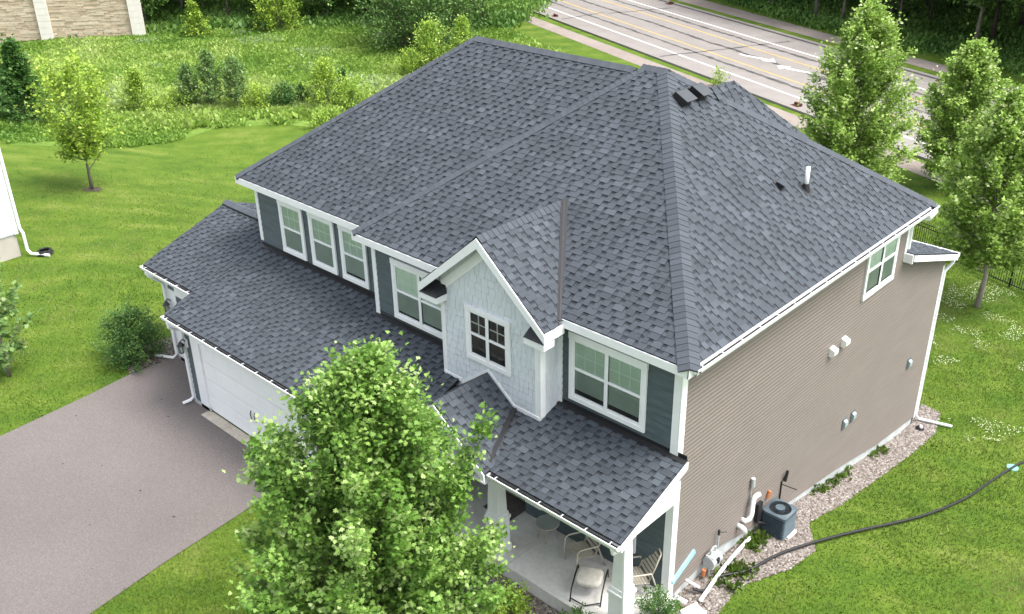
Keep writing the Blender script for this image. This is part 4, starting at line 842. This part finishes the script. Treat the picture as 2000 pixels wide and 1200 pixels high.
# ------------------------------------------------------------ stone-faced sound wall, top left
wa, wb = V3((-82.07,12.5,-1.95)), V3((-70.9,26.4,-1.95)); d = wb-wa; L = np.linalg.norm(d); u = d/L; nn = V3((u[1],-u[0],0)); Z = V3((0,0,1))
sw = thing('sound_wall', 'tall tan stacked-stone wall with pale concrete pillars', 'wall', tuple(wa))
pill = [L-0.45-7.15*k for k in range(3)]; HW = 6.5
for t in pill:
    b = MB(); o = wa+u*(t-0.45)-nn*0.35-Z*0.3
    for i in range(14): b.obox(o+Z*(i*0.5), u*0.9, nn*0.8, Z*0.485)
    b.obox(o+u*0.03+nn*0.03, u*0.84, nn*0.74, Z*7.0); b.build('pillar', M['pillar'], sw)
for a, c in zip(pill[1:], pill[:-1]):
    b = MB(); rr = random.Random(int(a*10)); o = wa-Z*0.3; b.obox(o+u*(a+0.45)-nn*0.1, u*(c-a-0.9), nn*0.2, Z*HW, 0.1)
    z = 0.0
    while z < HW:
        h = rr.choice([0.10,0.13,0.16,0.2]); x = a+0.45
        while x < c-0.46:
            w2 = min(rr.uniform(0.35,1.1), c-0.45-x); b.obox(o+u*x+nn*0.1+Z*z, u*(w2-0.012), nn*(0.03+rr.uniform(0,0.07)), Z*(h-0.012), rr.random()); x += w2
        z += h
    b.build('stone_panel', M['wallstone'], sw)
# ------------------------------------------------------------ neighbour's house corner, left edge
nb = thing('neighbour_house', 'white-sided house corner with a tan foundation at the left edge', 'house', (-33,-6,0))
b = MB(); lap(b, [(-12,0.95),(-1.0,0.95),(-1.0,6.2),(-12,6.2)], Rr(-29.75), 0.11, 0.012); lap(b, [(-41,0.95),(-29.75,0.95),(-29.75,6.2),(-41,6.2)], lambda s, z, d: (s, -1.0+d, z), 0.11, 0.012); b.box(-41,-29.77,-12,-1.02,0.9,6.2); b.build('wall', M['nbr_white'], nb)
MB().box(-40.9,-29.8,-11.9,-1.05,-0.6,0.95).build('foundation', M['nbr_found'], nb)
MB().box(-29.86,-29.70,-1.11,-0.96,0.93,6.2).build('corner_trim', M['white'], nb)
MB().tube([(-29.66,-0.9,6.1),(-29.66,-0.9,1.15),(-29.58,-0.85,0.95),(-29.58,-0.85,0.25),(-29.45,-0.78,0.1),(-28.85,-0.35,0.06)], 0.06, 6).build('downspout', M['white'], nb)
MB().prism([(-41.4,-12,6.2),(-29.3,-12,6.2),(-29.3,-0.6,6.2),(-41.4,-0.6,6.2)], (0,0,0.15)).add([(-41.4,-12,6.35),(-29.3,-12,6.35),(-29.3,-0.6,6.35),(-41.4,-0.6,6.35),(-35.3,-6.3,9)], [(0,1,4),(1,2,4),(2,3,4),(3,0,4)]).build('roof', M['shingle'], nb)
b = MB()
for k in range(3): b.tube([(-29.25+0.28*(1-0.1*k)*math.cos(a),-0.35+0.28*(1-0.1*k)*math.sin(a),0.05+0.05*k) for a in np.linspace(0,6.283,20)], 0.04, 6)
tag(b.build('hose_coil', M['black'], None, True), 'coil of black hose on the grass at the foot of the white-sided house', 'hose')
sp = MB(); sp.prism([(0.02,0.30,0.012),(0.34,0.22,0.012),(0.46,0.66,0.012),(0.14,0.74,0.012)], (0,0,0.07)); sp.prism([(0.02,0.30,0.08),(0.07,0.288,0.08),(0.19,0.728,0.08),(0.14,0.74,0.08)], (0,0,0.04)); sp.prism([(0.29,0.232,0.08),(0.34,0.22,0.08),(0.46,0.66,0.08),(0.41,0.672,0.08)], (0,0,0.04))
tag(sp.build('splash_block', M['pvc'], None), 'white splash block on the stones at the front corner of the tan wall', 'splash block')
# ------------------------------------------------------------ vegetation
LEAF_SH = {
 'maple': np.array([(0,0,0),(0.30,-0.05,0.05),(0.52,0.18,-0.04),(0.30,0.34,0.05),(0.42,0.72,-0.05),(0.14,0.62,0.04),(0,1.0,-0.10),(-0.14,0.62,0.04),(-0.42,0.72,-0.05),(-0.30,0.34,0.05),(-0.52,0.18,-0.04),(-0.30,-0.05,0.05)]),
 'oval': np.array([(0,0,0),(0.26,0.30,0.06),(0.24,0.68,0.03),(0,1.0,-0.1),(-0.24,0.68,0.03),(-0.26,0.30,0.06)]),
 'tri': np.array([(0,0,0),(0.32,0.5,0.06),(0,1.0,-0.08),(-0.32,0.5,0.06)]),
 'thin': np.array([(-0.09,0,0),(0.09,0,0),(0,1.0,0)]),
}
def leaves(P, D, S, shape, rng, tone, flip=0.35):
    """place leaf polygons at P pointing along D with size S"""
    n = len(P); D = D/np.maximum(np.linalg.norm(D,axis=1,keepdims=True),1e-6)
    up_ = np.array([0,0,1.0])[None]+rng.normal(0,flip,(n,3)); s = np.cross(D,up_); s /= np.maximum(np.linalg.norm(s,axis=1,keepdims=True),1e-6); nn = np.cross(s,D)
    L = LEAF_SH[shape]; k = len(L)
    v = P[:,None]+S[:,None,None]*(L[None,:,0:1]*s[:,None]+L[None,:,1:2]*D[:,None]+L[None,:,2:3]*nn[:,None])
    return v.reshape(-1,3), np.arange(n*k).reshape(n,k), tone
def prof(kind, t):
    if kind == 'maple': return np.interp(t,[0,0.08,0.22,0.42,0.62,0.80,0.93,1],[0.55,0.86,1.0,0.99,0.90,0.68,0.36,0.03])
    if kind == 'oval': return np.interp(t,[0,0.1,0.3,0.55,0.8,0.93,1],[0.5,0.82,1.0,0.88,0.55,0.28,0.05])
    if kind == 'cone': return np.interp(t,[0,0.12,0.3,0.6,1],[0.8,1.0,0.75,0.42,0.04])
    if kind == 'vase': return np.interp(t,[0,0.2,0.5,0.8,1],[0.35,0.72,1.0,0.85,0.35])
    return np.interp(t,[0,0.2,0.5,0.8,1],[0.75,1.0,0.97,0.7,0.2])     # bush
def tree_mesh(H, R, z0, kind, nb, nleaf, ls, shape, seed, lift=0.6, trunk=0.06, lean=(0,0), sub=3, cl=0.22, irr=0.25, droop=0.0):
    """returns (branch MB data, leaf arrays) standing at the origin"""
    rng = np.random.default_rng(seed); mb = MB(); lean = np.array([lean[0],lean[1],0.0])
    ctr = lambda z: np.array([0,0,z])+lean*(z/H)**1.5
    tp = []
    wob = rng.normal(0,0.006*H,(7,2)); wob[0] = 0
    for i in range(7): z = H*0.96*i/6; c = ctr(z); tp.append(c+np.array([wob[i,0],wob[i,1],0]))
    tr_ = [trunk*(1.25 if i == 0 else 1)*(1-i/6.6) for i in range(7)]; mb.tube(tp, tr_, 8)
    tips = []; dirs = []; ga = rng.random()*6.28
    for i in range(nb):
        t = (i+rng.random())/nb; t = t**0.85; z = z0+(H-z0)*t; ga += 2.4+rng.normal(0,0.25)
        r = R*float(prof(kind,t))*(1+rng.normal(0,irr)); r = max(r,0.05*R)
        ang = lift*(0.5+0.9*t)+rng.normal(0,0.12); zb = max(z-r*math.tan(min(ang,1.25))*0.8, z0*0.55 if z0 > 0 else 0.02*H)
        k = zb/(H*0.96)*6; j = min(int(k),5); base = tp[j]+(tp[j+1]-tp[j])*(k-j)
        end = ctr(z)+np.array([math.cos(ga)*r, math.sin(ga)*r, -droop*r]); mid = base*0.45+end*0.55+np.array([0,0,-0.06*r])+rng.normal(0,0.05*r,3)
        br = trunk*0.42*(1-0.6*t); mb.tube([base,mid,end], [br,br*0.6,br*0.2], 5, False)
        for q in np.linspace(0.35,1.0,sub+2):
            p = (1-q)**2*base+2*q*(1-q)*mid+q*q*end; o = end-base; o /= np.linalg.norm(o)+1e-6
            tips.append(p); dirs.append(o)
            for s in range(2):
                dv = o+rng.normal(0,0.75,3)+np.array([0,0,0.25]); dv /= np.linalg.norm(dv); l = R*rng.uniform(0.10,0.34)*(1.15-0.5*q)
                e = p+dv*l; mb.tube([p,e], [br*0.28,br*0.1], 3, False); tips.append(e); dirs.append(dv); tips.append((p+e)/2); dirs.append(dv)
    tips = np.array(tips); dirs = np.array(dirs); m_ = len(tips); ct = rng.beta(1.3,1.7,m_)
    idx = rng.integers(0,m_,nleaf); along = rng.normal(0,1,(nleaf,1))*cl*R*0.55; P = tips[idx]+dirs[idx]*along+rng.normal(0,cl*R*0.42,(nleaf,3))
    D = dirs[idx]*0.9+rng.normal(0,0.65,(nleaf,3))+np.array([0,0,0.1]); S = ls*rng.uniform(0.6,1.25,nleaf); shoot = np.clip(along[:,0]/(cl*R),-1,1)
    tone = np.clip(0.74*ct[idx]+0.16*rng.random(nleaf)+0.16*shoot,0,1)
    k = P[:,2] > 0.03; v, f, tn = leaves(P[k],D[k],S[k],shape,rng,tone[k])
    return mb, v, f, tn
TREE_CACHE = {}
def place_tree(name, label, cat, x, y, H, R, z0, kind, nb, nleaf, ls, shape, mat, seed, bark='bark', group=None, zoff=0.0, **kw):
    z = g_(x,y)+zoff; root = thing(name, label, cat, (x,y,z), group)
    mb, v, f, tn = tree_mesh(H,R,z0,kind,nb,nleaf,ls,shape,seed,**kw)
    mesh_ob('trunk' if cat == 'tree' else 'stems', np.array(mb.v)+V3((x,y,z)), mb.f, mb.t, M[bark], root, True)
    mesh_ob('crown' if cat == 'tree' else 'foliage', v+V3((x,y,z)), f, tn, M[mat], root)
    return root
place_tree('maple_tree','leafy green maple in the front yard, covering part of the garage and porch','tree',-3.05,-5.25,7.2,1.88,0.8,'maple',140,108000,0.088,'maple','maple',1,trunk=0.10,lift=0.95,irr=0.26,cl=0.12,lean=(-0.02,0.12))
place_tree('maple_tree','tall pale-green tree behind the roof, in front of the road','tree',-11.0,30.0,8.7,2.35,0.5,'oval',120,42000,0.125,'maple','maple_y',2,trunk=0.12,lift=0.95,irr=0.16,cl=0.12,lean=(0.2,-0.15))
place_tree('maple_tree','pale-green tree at the right edge, farther of the two','tree',-7.75,34.8,6.7,1.95,0.7,'oval',90,30000,0.125,'maple','maple_y',3,trunk=0.11,lift=0.95,irr=0.16,cl=0.12)
place_tree('maple_tree','pale-green tree on the right lawn with a bare grey trunk, by the black fence','tree',-1.86,22.69,7.9,1.75,1.9,'oval',100,34000,0.115,'maple','maple_y',4,bark='bark_pale',trunk=0.10,lift=0.9,irr=0.16,cl=0.12,lean=(-0.3,0.15))
place_tree('maple_tree','young yellow-green tree standing alone on the left lawn','tree',-35.56,4.62,5.9,1.55,1.6,'vase',50,7000,0.13,'maple','olive',5,trunk=0.075,lift=1.0,irr=0.25,cl=0.19)
place_tree('maple_tree','small pale-leaved tree cut off by the left edge','tree',-20.95,-5.2,3.7,1.0,0.3,'vase',20,800,0.16,'maple','silver',6,trunk=0.05,lift=0.9,irr=0.35,cl=0.2)
place_tree('garden_bush','rounded dark green bush at the garage corner','bush',-18.95,-2.05,1.7,0.92,0.1,'bush',60,11000,0.07,'tri','yew',7,trunk=0.03,lift=0.9,cl=0.2,irr=0.2)
place_tree('garden_bush','fine-leaved green shrub at the foot of the right porch column','bush',-0.05,-0.45,1.0,0.5,0.05,'bush',36,4500,0.05,'tri','yew',8,trunk=0.02,lift=0.9,cl=0.2)
place_tree('garden_bush','low dark green shrub in front of the porch step','bush',-1.15,-1.75,0.75,0.36,0.05,'bush',30,2800,0.05,'tri','yew',9,trunk=0.02,lift=0.9,cl=0.2)
place_tree('garden_bush','yellow-green shrub in the stones below the porch','bush',-2.55,-2.3,0.85,0.48,0.05,'bush',30,3200,0.06,'oval','lime',10,trunk=0.02,lift=0.9,cl=0.2)
# sapling row between lawn and meadow, shrubs in the meadow
SAP = [
 ('sapling','dark green cone-shaped young tree beside the lone lawn tree','tree',-50.27,7.89,4.2,1.25,0.1,'cone',50,4200,0.17,'maple','deep'),
 ('garden_bush','dark shrub at the left edge of the meadow row','bush',-55.0,8.0,2.2,1.1,0.05,'bush',30,2000,0.16,'oval','deep'),
 ('meadow_shrub','light green pointed shrub, first right of the lone lawn tree','bush',-50.67,14.94,2.4,1.15,0.05,'cone',40,3000,0.14,'oval','lime'),
 ('meadow_shrub','low spreading light shrub left of the three silvery saplings','bush',-49.31,16.65,1.2,1.05,0.02,'bush',30,1900,0.13,'oval','lime'),
 ('sapling','silvery young tree, leftmost of the three silvery saplings','tree',-48.73,17.43,2.6,0.55,0.5,'oval',30,2000,0.14,'oval','silver'),
 ('sapling','silvery young tree, tallest of the three silvery saplings','tree',-47.79,18.36,3.4,0.62,0.6,'oval',34,2400,0.14,'oval','silver'),
 ('sapling','silvery young tree with a bare stem, rightmost of the three silvery saplings','tree',-46.77,19.50,2.9,0.72,0.8,'bush',30,2200,0.14,'oval','silver'),
 ('meadow_shrub','yellow-green round shrub just right of the silvery saplings','bush',-45.71,20.38,1.3,0.85,0.02,'bush',30,2000,0.12,'oval','olive'),
 ('meadow_shrub','dark round shrub in the middle of the meadow row','bush',-44.42,21.45,1.4,0.80,0.02,'bush',30,2200,0.12,'oval','deep'),
 ('meadow_shrub','small dark upright shrub right of the dark round one','bush',-44.13,22.58,1.25,0.40,0.02,'bush',20,900,0.12,'oval','deep'),
 ('sapling','bushy young tree near the left slope of the main roof','tree',-42.44,23.24,2.7,1.05,0.2,'oval',40,3000,0.14,'oval','olive'),
 ('sapling','thin dark young tree just beside the bushy one by the roof','tree',-42.05,24.33,2.1,0.42,0.2,'oval',20,900,0.13,'oval','deep'),
 ('meadow_shrub','bright yellow-green shrub against the left slope of the main roof','bush',-40.25,23.61,1.95,1.0,0.02,'bush',36,2800,0.13,'oval','lime'),
 ('meadow_shrub','low bright shrub at the lawn edge below the bushy sapling','bush',-39.31,20.84,1.0,0.95,0.02,'bush',28,1700,0.12,'oval','lime'),
 ('willow_tree','big grey-green willow above the peak of the left roof','tree',-50.2,38.6,8.4,4.1,0.4,'bush',130,19000,0.24,'tri','willow'),
 ('meadow_shrub','bright shrub in front of the willow, left of the roof ridge','bush',-43.4,33.0,3.6,1.45,0.1,'oval',50,3800,0.17,'oval','lime'),
 ('meadow_shrub','bright pointed shrub just above the roof ridge end','bush',-41.39,34.17,3.9,1.05,0.1,'oval',46,3000,0.17,'oval','lime'),
 ('meadow_shrub','pale shrub low on the left of the willow','bush',-43.6,31.2,2.0,0.95,0.02,'bush',30,1800,0.14,'oval','olive'),
 ('meadow_shrub','light green shrub in the dark thicket, right of the stone wall','bush',-67.5,29.1,2.6,1.25,0.05,'cone',36,2400,0.18,'oval','olive'),
 ('meadow_shrub','light green tall shrub in the dark thicket','bush',-64.0,34.9,3.9,1.9,0.05,'oval',50,3800,0.2,'oval','olive'),
 ('sapling','tiny sapling between the road and the near footpath','tree',-26.4,43.0,1.3,0.55,0.1,'bush',20,500,0.12,'oval','olive'),
]
for i, (nm, lb, ct, x, y, H, R, z0, kd, nb_, nl, ls, sh, mt) in enumerate(SAP):
    if i < 14: H *= 1.08; R *= 1.18; nl = int(nl*1.35)
    place_tree(nm, lb, ct, x, y, H, R, z0, kd, nb_, nl, ls, sh, mt, 30+i, trunk=0.02+0.008*H, lift=0.85, cl=0.2, irr=0.22, bark='bark_dark' if mt == 'deep' else 'bark')
# woods: a few full-grown trees built once, then copied along the edges
protos = []
for k, (H, R, z0, mt, nl) in enumerate(((13,3.0,4.0,'woodleaf',9000),(15,3.4,5.5,'deep',9500),(11,2.8,2.2,'woodleaf',8500),(12,2.6,3.2,'willow',8000))):
    protos.append(tree_mesh(H,R,z0,'bush',70,nl,0.34,'tri',70+k,lift=0.75,trunk=0.15,cl=0.2,irr=0.28))
pm = []
for k, ((mb, v, f, tn), mt) in enumerate(zip(protos,('woodleaf','deep','woodleaf','willow'))):
    pm.append((mb.v, mb.f, mb.t, v, f, tn, mt))
proto_ob = [None]*4
def wood_tree(k, x, y, s, rot, label, group):
    z = -1.97
    if proto_ob[k] is None:
        r = thing('woodland_tree', label, 'tree', (0,0,0), group); tv, tf, tt, v, f, tn, mt = pm[k]
        a = mesh_ob('trunk', np.array(tv), tf, tt, M['bark_dark' if k % 2 else 'bark'], r, True); b = mesh_ob('crown', v, f, tn, M[mt], r); proto_ob[k] = (r, a, b)
    else:
        r0, a, b = proto_ob[k]; r = r0.copy(); COL.objects.link(r)
        for c in (a, b): q = c.copy(); COL.objects.link(q); q.parent = r
        r['label'] = label; r['group'] = group
    r.location = (x,y,z); r.scale = (s,s,s*random.uniform(0.95,1.15)); r.rotation_euler = (0,0,rot)
wr = random.Random(5)
edge = [(-62,79),(-50,73),(-43,70.8),(-34.7,66.8),(-29,64.2),(-19.7,61.4),(-12.3,59.6),(-4,57.6),(6,54)]
def along(E, t):
    ls_ = [math.hypot(b[0]-a[0],b[1]-a[1]) for a, b in zip(E[:-1],E[1:])]; T = t*sum(ls_)
    for (a, b), l in zip(zip(E[:-1],E[1:]), ls_):
        if T <= l: return (a[0]+(b[0]-a[0])*T/l, a[1]+(b[1]-a[1])*T/l)
        T -= l
    return E[-1]
n_ = 0
for row in range(6):
    cnt = (19,17,16,15,14,12)[row]
    for i in range(cnt):
        x, y = along(edge, (i+wr.uniform(0.2,0.8))/cnt); x += 0.42*row*4.5+wr.uniform(-0.8,0.8); y += 1.2+row*4.6+wr.uniform(-0.8,0.8)
        wood_tree(wr.choice([0,1,1,2,3] if row else [0,1,0,3]), x, y, wr.uniform(0.75,1.1), wr.uniform(0,6.28), 'tall dark tree in the woods across the road', 'trees of the woods across the road')
edge2 = [(-90,18),(-76,25),(-71.5,31.5),(-66,37.5),(-61,42),(-55,45.5),(-50,47.5)]
for row in range(4):
    for i in range(11):
        x, y = along(edge2, (i+wr.uniform(0.2,0.8))/11); x -= row*3.5+wr.uniform(-0.5,0.8); y += row*3.0+wr.uniform(-0.5,0.5)
        wood_tree(wr.choice([1,2,2]), x, y, wr.uniform(0.6,0.85), wr.uniform(0,6.28), 'dark tree in the thicket beyond the meadow', 'trees of the thicket beyond the meadow')
# understory, meadow, lawn: masses nobody could count
def clumps(name, label, cat, x, y, h, rng, per, shape, mat, tone, spread=0.25, width=1.0):
    n = len(x); X = np.repeat(x,per); Y = np.repeat(y,per); Hh = np.repeat(h,per)*rng.uniform(0.5,1.15,n*per); T_ = np.clip(np.repeat(tone,per)+rng.normal(0,0.10,n*per),0,1)
    P = np.stack([X+rng.normal(0,1,n*per)*spread*Hh, Y+rng.normal(0,1,n*per)*spread*Hh, gz(X,Y)+0.0],-1); P[:,2] += np.where(rng.random(n*per) < 0.5, 0, Hh*0.25)
    D = np.stack([rng.normal(0,0.5,n*per),rng.normal(0,0.5,n*per),np.ones(n*per)],-1); v, f, tn = leaves(P,D,Hh*width,shape,rng,T_,1.2)
    return tag(mesh_ob(name, v, f, tn, M[mat]), label, cat, 'stuff')
def scatter(P, dens, rng):
    xs = [p[0] for p in P]; ys = [p[1] for p in P]; n = int(dens*(max(xs)-min(xs))*(max(ys)-min(ys))); x = rng.uniform(min(xs),max(xs),n); y = rng.uniform(min(ys),max(ys),n); k = inpoly(x,y,P); return x[k], y[k]
rg = np.random.default_rng(21)
mv = [(-60,5),(-45.4,5.0),(-43.6,9.4),(-43.5,12.5),(-44.3,16.2),(-42.2,19.2),(-40.5,20.0),(-38.5,20.2),(-34,22),(-30,25),(-27,30),(-26.5,36),(-33,40),(-45,45),(-55,48.5),(-62,40),(-66,35.5),(-70.5,30),(-73,25),(-79,16),(-84,9),(-75,3)]
x, y = scatter(mv, 64, rg); k = inpoly(x+3.2*(vn(x,y,1.9)-0.5), y+3.2*(vn(x+40,y,1.9)-0.5), mv); x, y = x[k], y[k]; a = vn(x,y,5.5); b = vn(x,y,1.6); c = vn(x+90,y,3.5)
tone = np.clip(0.02+0.58*a+0.32*b,0,0.74); tone = np.where((y-6.5)*0.62-(x+60)*0.55 < 0.0, tone*0.72, tone); tone = np.where((c > 0.70)&(y > 21)&(b > 0.5)&(rg.random(len(x)) < 0.4),0.93,tone); h = 0.12+0.30*a*b+0.14*b+rg.uniform(0,0.08,len(x)); h = np.where((x-y*0.25 > -49.6)&(x < -43)&(y < 19), h*0.8, h)
clumps('meadow_grass','tall rough weeds and grasses of the meadow','meadow',x,y,h,rg,7,'tri','weeds',tone,0.7)
ux, uy = scatter([(-52,77),(-43,69.2),(-34.7,65.2),(-29,62.8),(-19.7,60.1),(-12.3,58.2),(8,53),(14,57),(20,70),(-10,80),(-50,95)], 5, rg)
clumps('undergrowth','dark green undergrowth along the foot of the woods across the road','undergrowth',ux,uy,0.5+1.0*vn(ux,uy,3),rg,30,'oval','woodleaf',0.15+0.65*vn(ux,uy,2.2),0.6,0.30)
ux, uy = scatter([(-80,17.5),(-76,21),(-71.2,28.5),(-66,35),(-61,39),(-54,44),(-50,47),(-56,60),(-70,54),(-84,44),(-96,28)], 7, rg); k = ~((uy < 27.2)&(uy-12.5 < (ux+82.07)*1.245-1.5)); ux, uy = ux[k], uy[k]
clumps('undergrowth','dark green thicket growth beyond the meadow','undergrowth',ux,uy,0.6+1.3*vn(ux,uy,3),rg,30,'oval','woodleaf',0.2+0.65*vn(ux,uy,2.2),0.6,0.30)
# lawn blades
def blades(P, dens, h0, wd, label, seed, holes=(), dt=0.0, fade=None):
    rng = np.random.default_rng(seed); x, y = scatter(P, dens, rng); keep = np.ones(len(x),bool) if fade is None else rng.random(len(x)) < np.clip((x-fade[0])/(fade[1]-fade[0]),0,1)**1.5
    jx, jy = x+rng.normal(0,0.035,len(x)), y+rng.normal(0,0.035,len(x))
    for hpoly in holes: keep &= ~inpoly(jx,jy,hpoly)
    x, y = x[keep], y[keep]; n = len(x); a = vn(x,y,2.6); b = vn(x,y,0.7); hh = h0*(0.5+0.9*b)*rng.uniform(0.6,1.3,n)
    tone = np.clip(dt-0.12+0.75*a+0.50*b+rng.normal(0,0.10,n),0,1); tone = np.where(vn(x+77,y,1.4)+0.25*b > 0.80, np.clip(tone+0.28,0,1), tone); az_ = rng.uniform(0,6.28,n); w2 = wd*rng.uniform(0.6,1.3,n)
    z = gz(x,y)-0.012; dx, dy = np.cos(az_)*w2, np.sin(az_)*w2; lx, ly = rng.normal(0,0.55,n)*hh, rng.normal(0,0.55,n)*hh
    v = np.stack([np.stack([x-dx,y-dy,z],-1),np.stack([x+dx,y+dy,z],-1),np.stack([x+lx,y+ly,z+hh],-1)],1)
    tag(mesh_ob('lawn_grass', v.reshape(-1,3), np.arange(n*3).reshape(n,3), tone, M['grass']), label, 'grass', 'stuff')
houseP = [(-18,-1.1),(-15.36,-1.1),(-15.36,-2.2),(-9,-2.2),(-9,-1.4),(-0.1,-1.4),(-0.34,13.6),(-18,13.6)]
G3 = [g[0] for g in gravs]
blades([(-0.4,-4),(9,-4),(9,30),(-7,30),(-7,27.0),(-1.5,14.5)], 420, 0.075, 0.011, 'short uneven grass of the right lawn', 1, [houseP]+G3)
blades([(-10,-2.9),(0.8,-2.6),(3,-12),(-9.3,-14)], 480, 0.07, 0.010, 'short grass of the front yard under the maple', 2, [houseP,drive_poly]+G3, 0.17)
blades([(-17,-14),(-17,17),(-42,17),(-43,4),(-42,-14)], 260, 0.07, 0.014, 'short grass beside the driveway and on the left lawn', 3, [houseP,drive_poly,[(-42,-13),(-29.7,-13),(-29.7,-0.95),(-42,-0.95)]]+G3, 0.05, (-43,-20))
# a few dead leaves on the asphalt
rg = np.random.default_rng(8); x, y = scatter(drive_poly, 0.28, rg); v, f, tn = leaves(np.stack([x,y,gz(x,y)+0.016],-1), np.stack([rg.normal(0,1,len(x)),rg.normal(0,1,len(x)),np.zeros(len(x))],-1), rg.uniform(0.04,0.10,len(x)), 'oval', rg, rg.random(len(x)), 0.2)
tag(mesh_ob('leaf_litter', v, f, tn, M['bark_dark']), 'a few dry brown leaves scattered over the driveway', 'leaves', 'stuff')
# weeds along the foundation and round the meters
rg = np.random.default_rng(15); x = np.concatenate([rg.uniform(-0.33,-0.12,150),rg.uniform(-0.1,0.5,70),rg.uniform(-0.3,0.1,60)]); y = np.concatenate([rg.uniform(5.2,12.8,150),rg.uniform(1.5,2.6,70),rg.uniform(3.2,3.9,60)])
k = (vn(x,y,0.9) > 0.42)|(y < 4); x, y = x[k], y[k]
clumps('foundation_weeds','green weeds sprouting from the stones along the tan wall','weeds',x,y,rg.uniform(0.08,0.26,len(x)),rg,7,'tri','grass',rg.uniform(0.05,0.6,len(x)),0.4,0.7)
# clover heads
rg = np.random.default_rng(5); x, y = scatter([(-1.5,14.5),(0.3,11),(9,9),(9,28),(-4,25)], 150, rg); k = (vn(x,y,2.4) > 0.42)&(vn(x,y,0.6) > 0.52); x, y = x[k], y[k]; s = rg.uniform(0.010,0.022,len(x))
v = np.stack([np.stack([x+s*c,y+s*d,gz(x,y)+0.07+s*e],-1) for c,d,e in ((1,0,0),(0,1,0),(-1,0,0),(0,-1,0),(0,0,1))],1)
f = np.array([(0,1,4),(1,2,4),(2,3,4),(3,0,4)]); F = (np.arange(len(x))*5)[:,None,None]+f[None]
tag(mesh_ob('clover', v.reshape(-1,3), F.reshape(-1,3), np.repeat(rg.random(len(x)),4), M['clover']), 'white clover flowers scattered over the right lawn', 'clover', 'stuff')
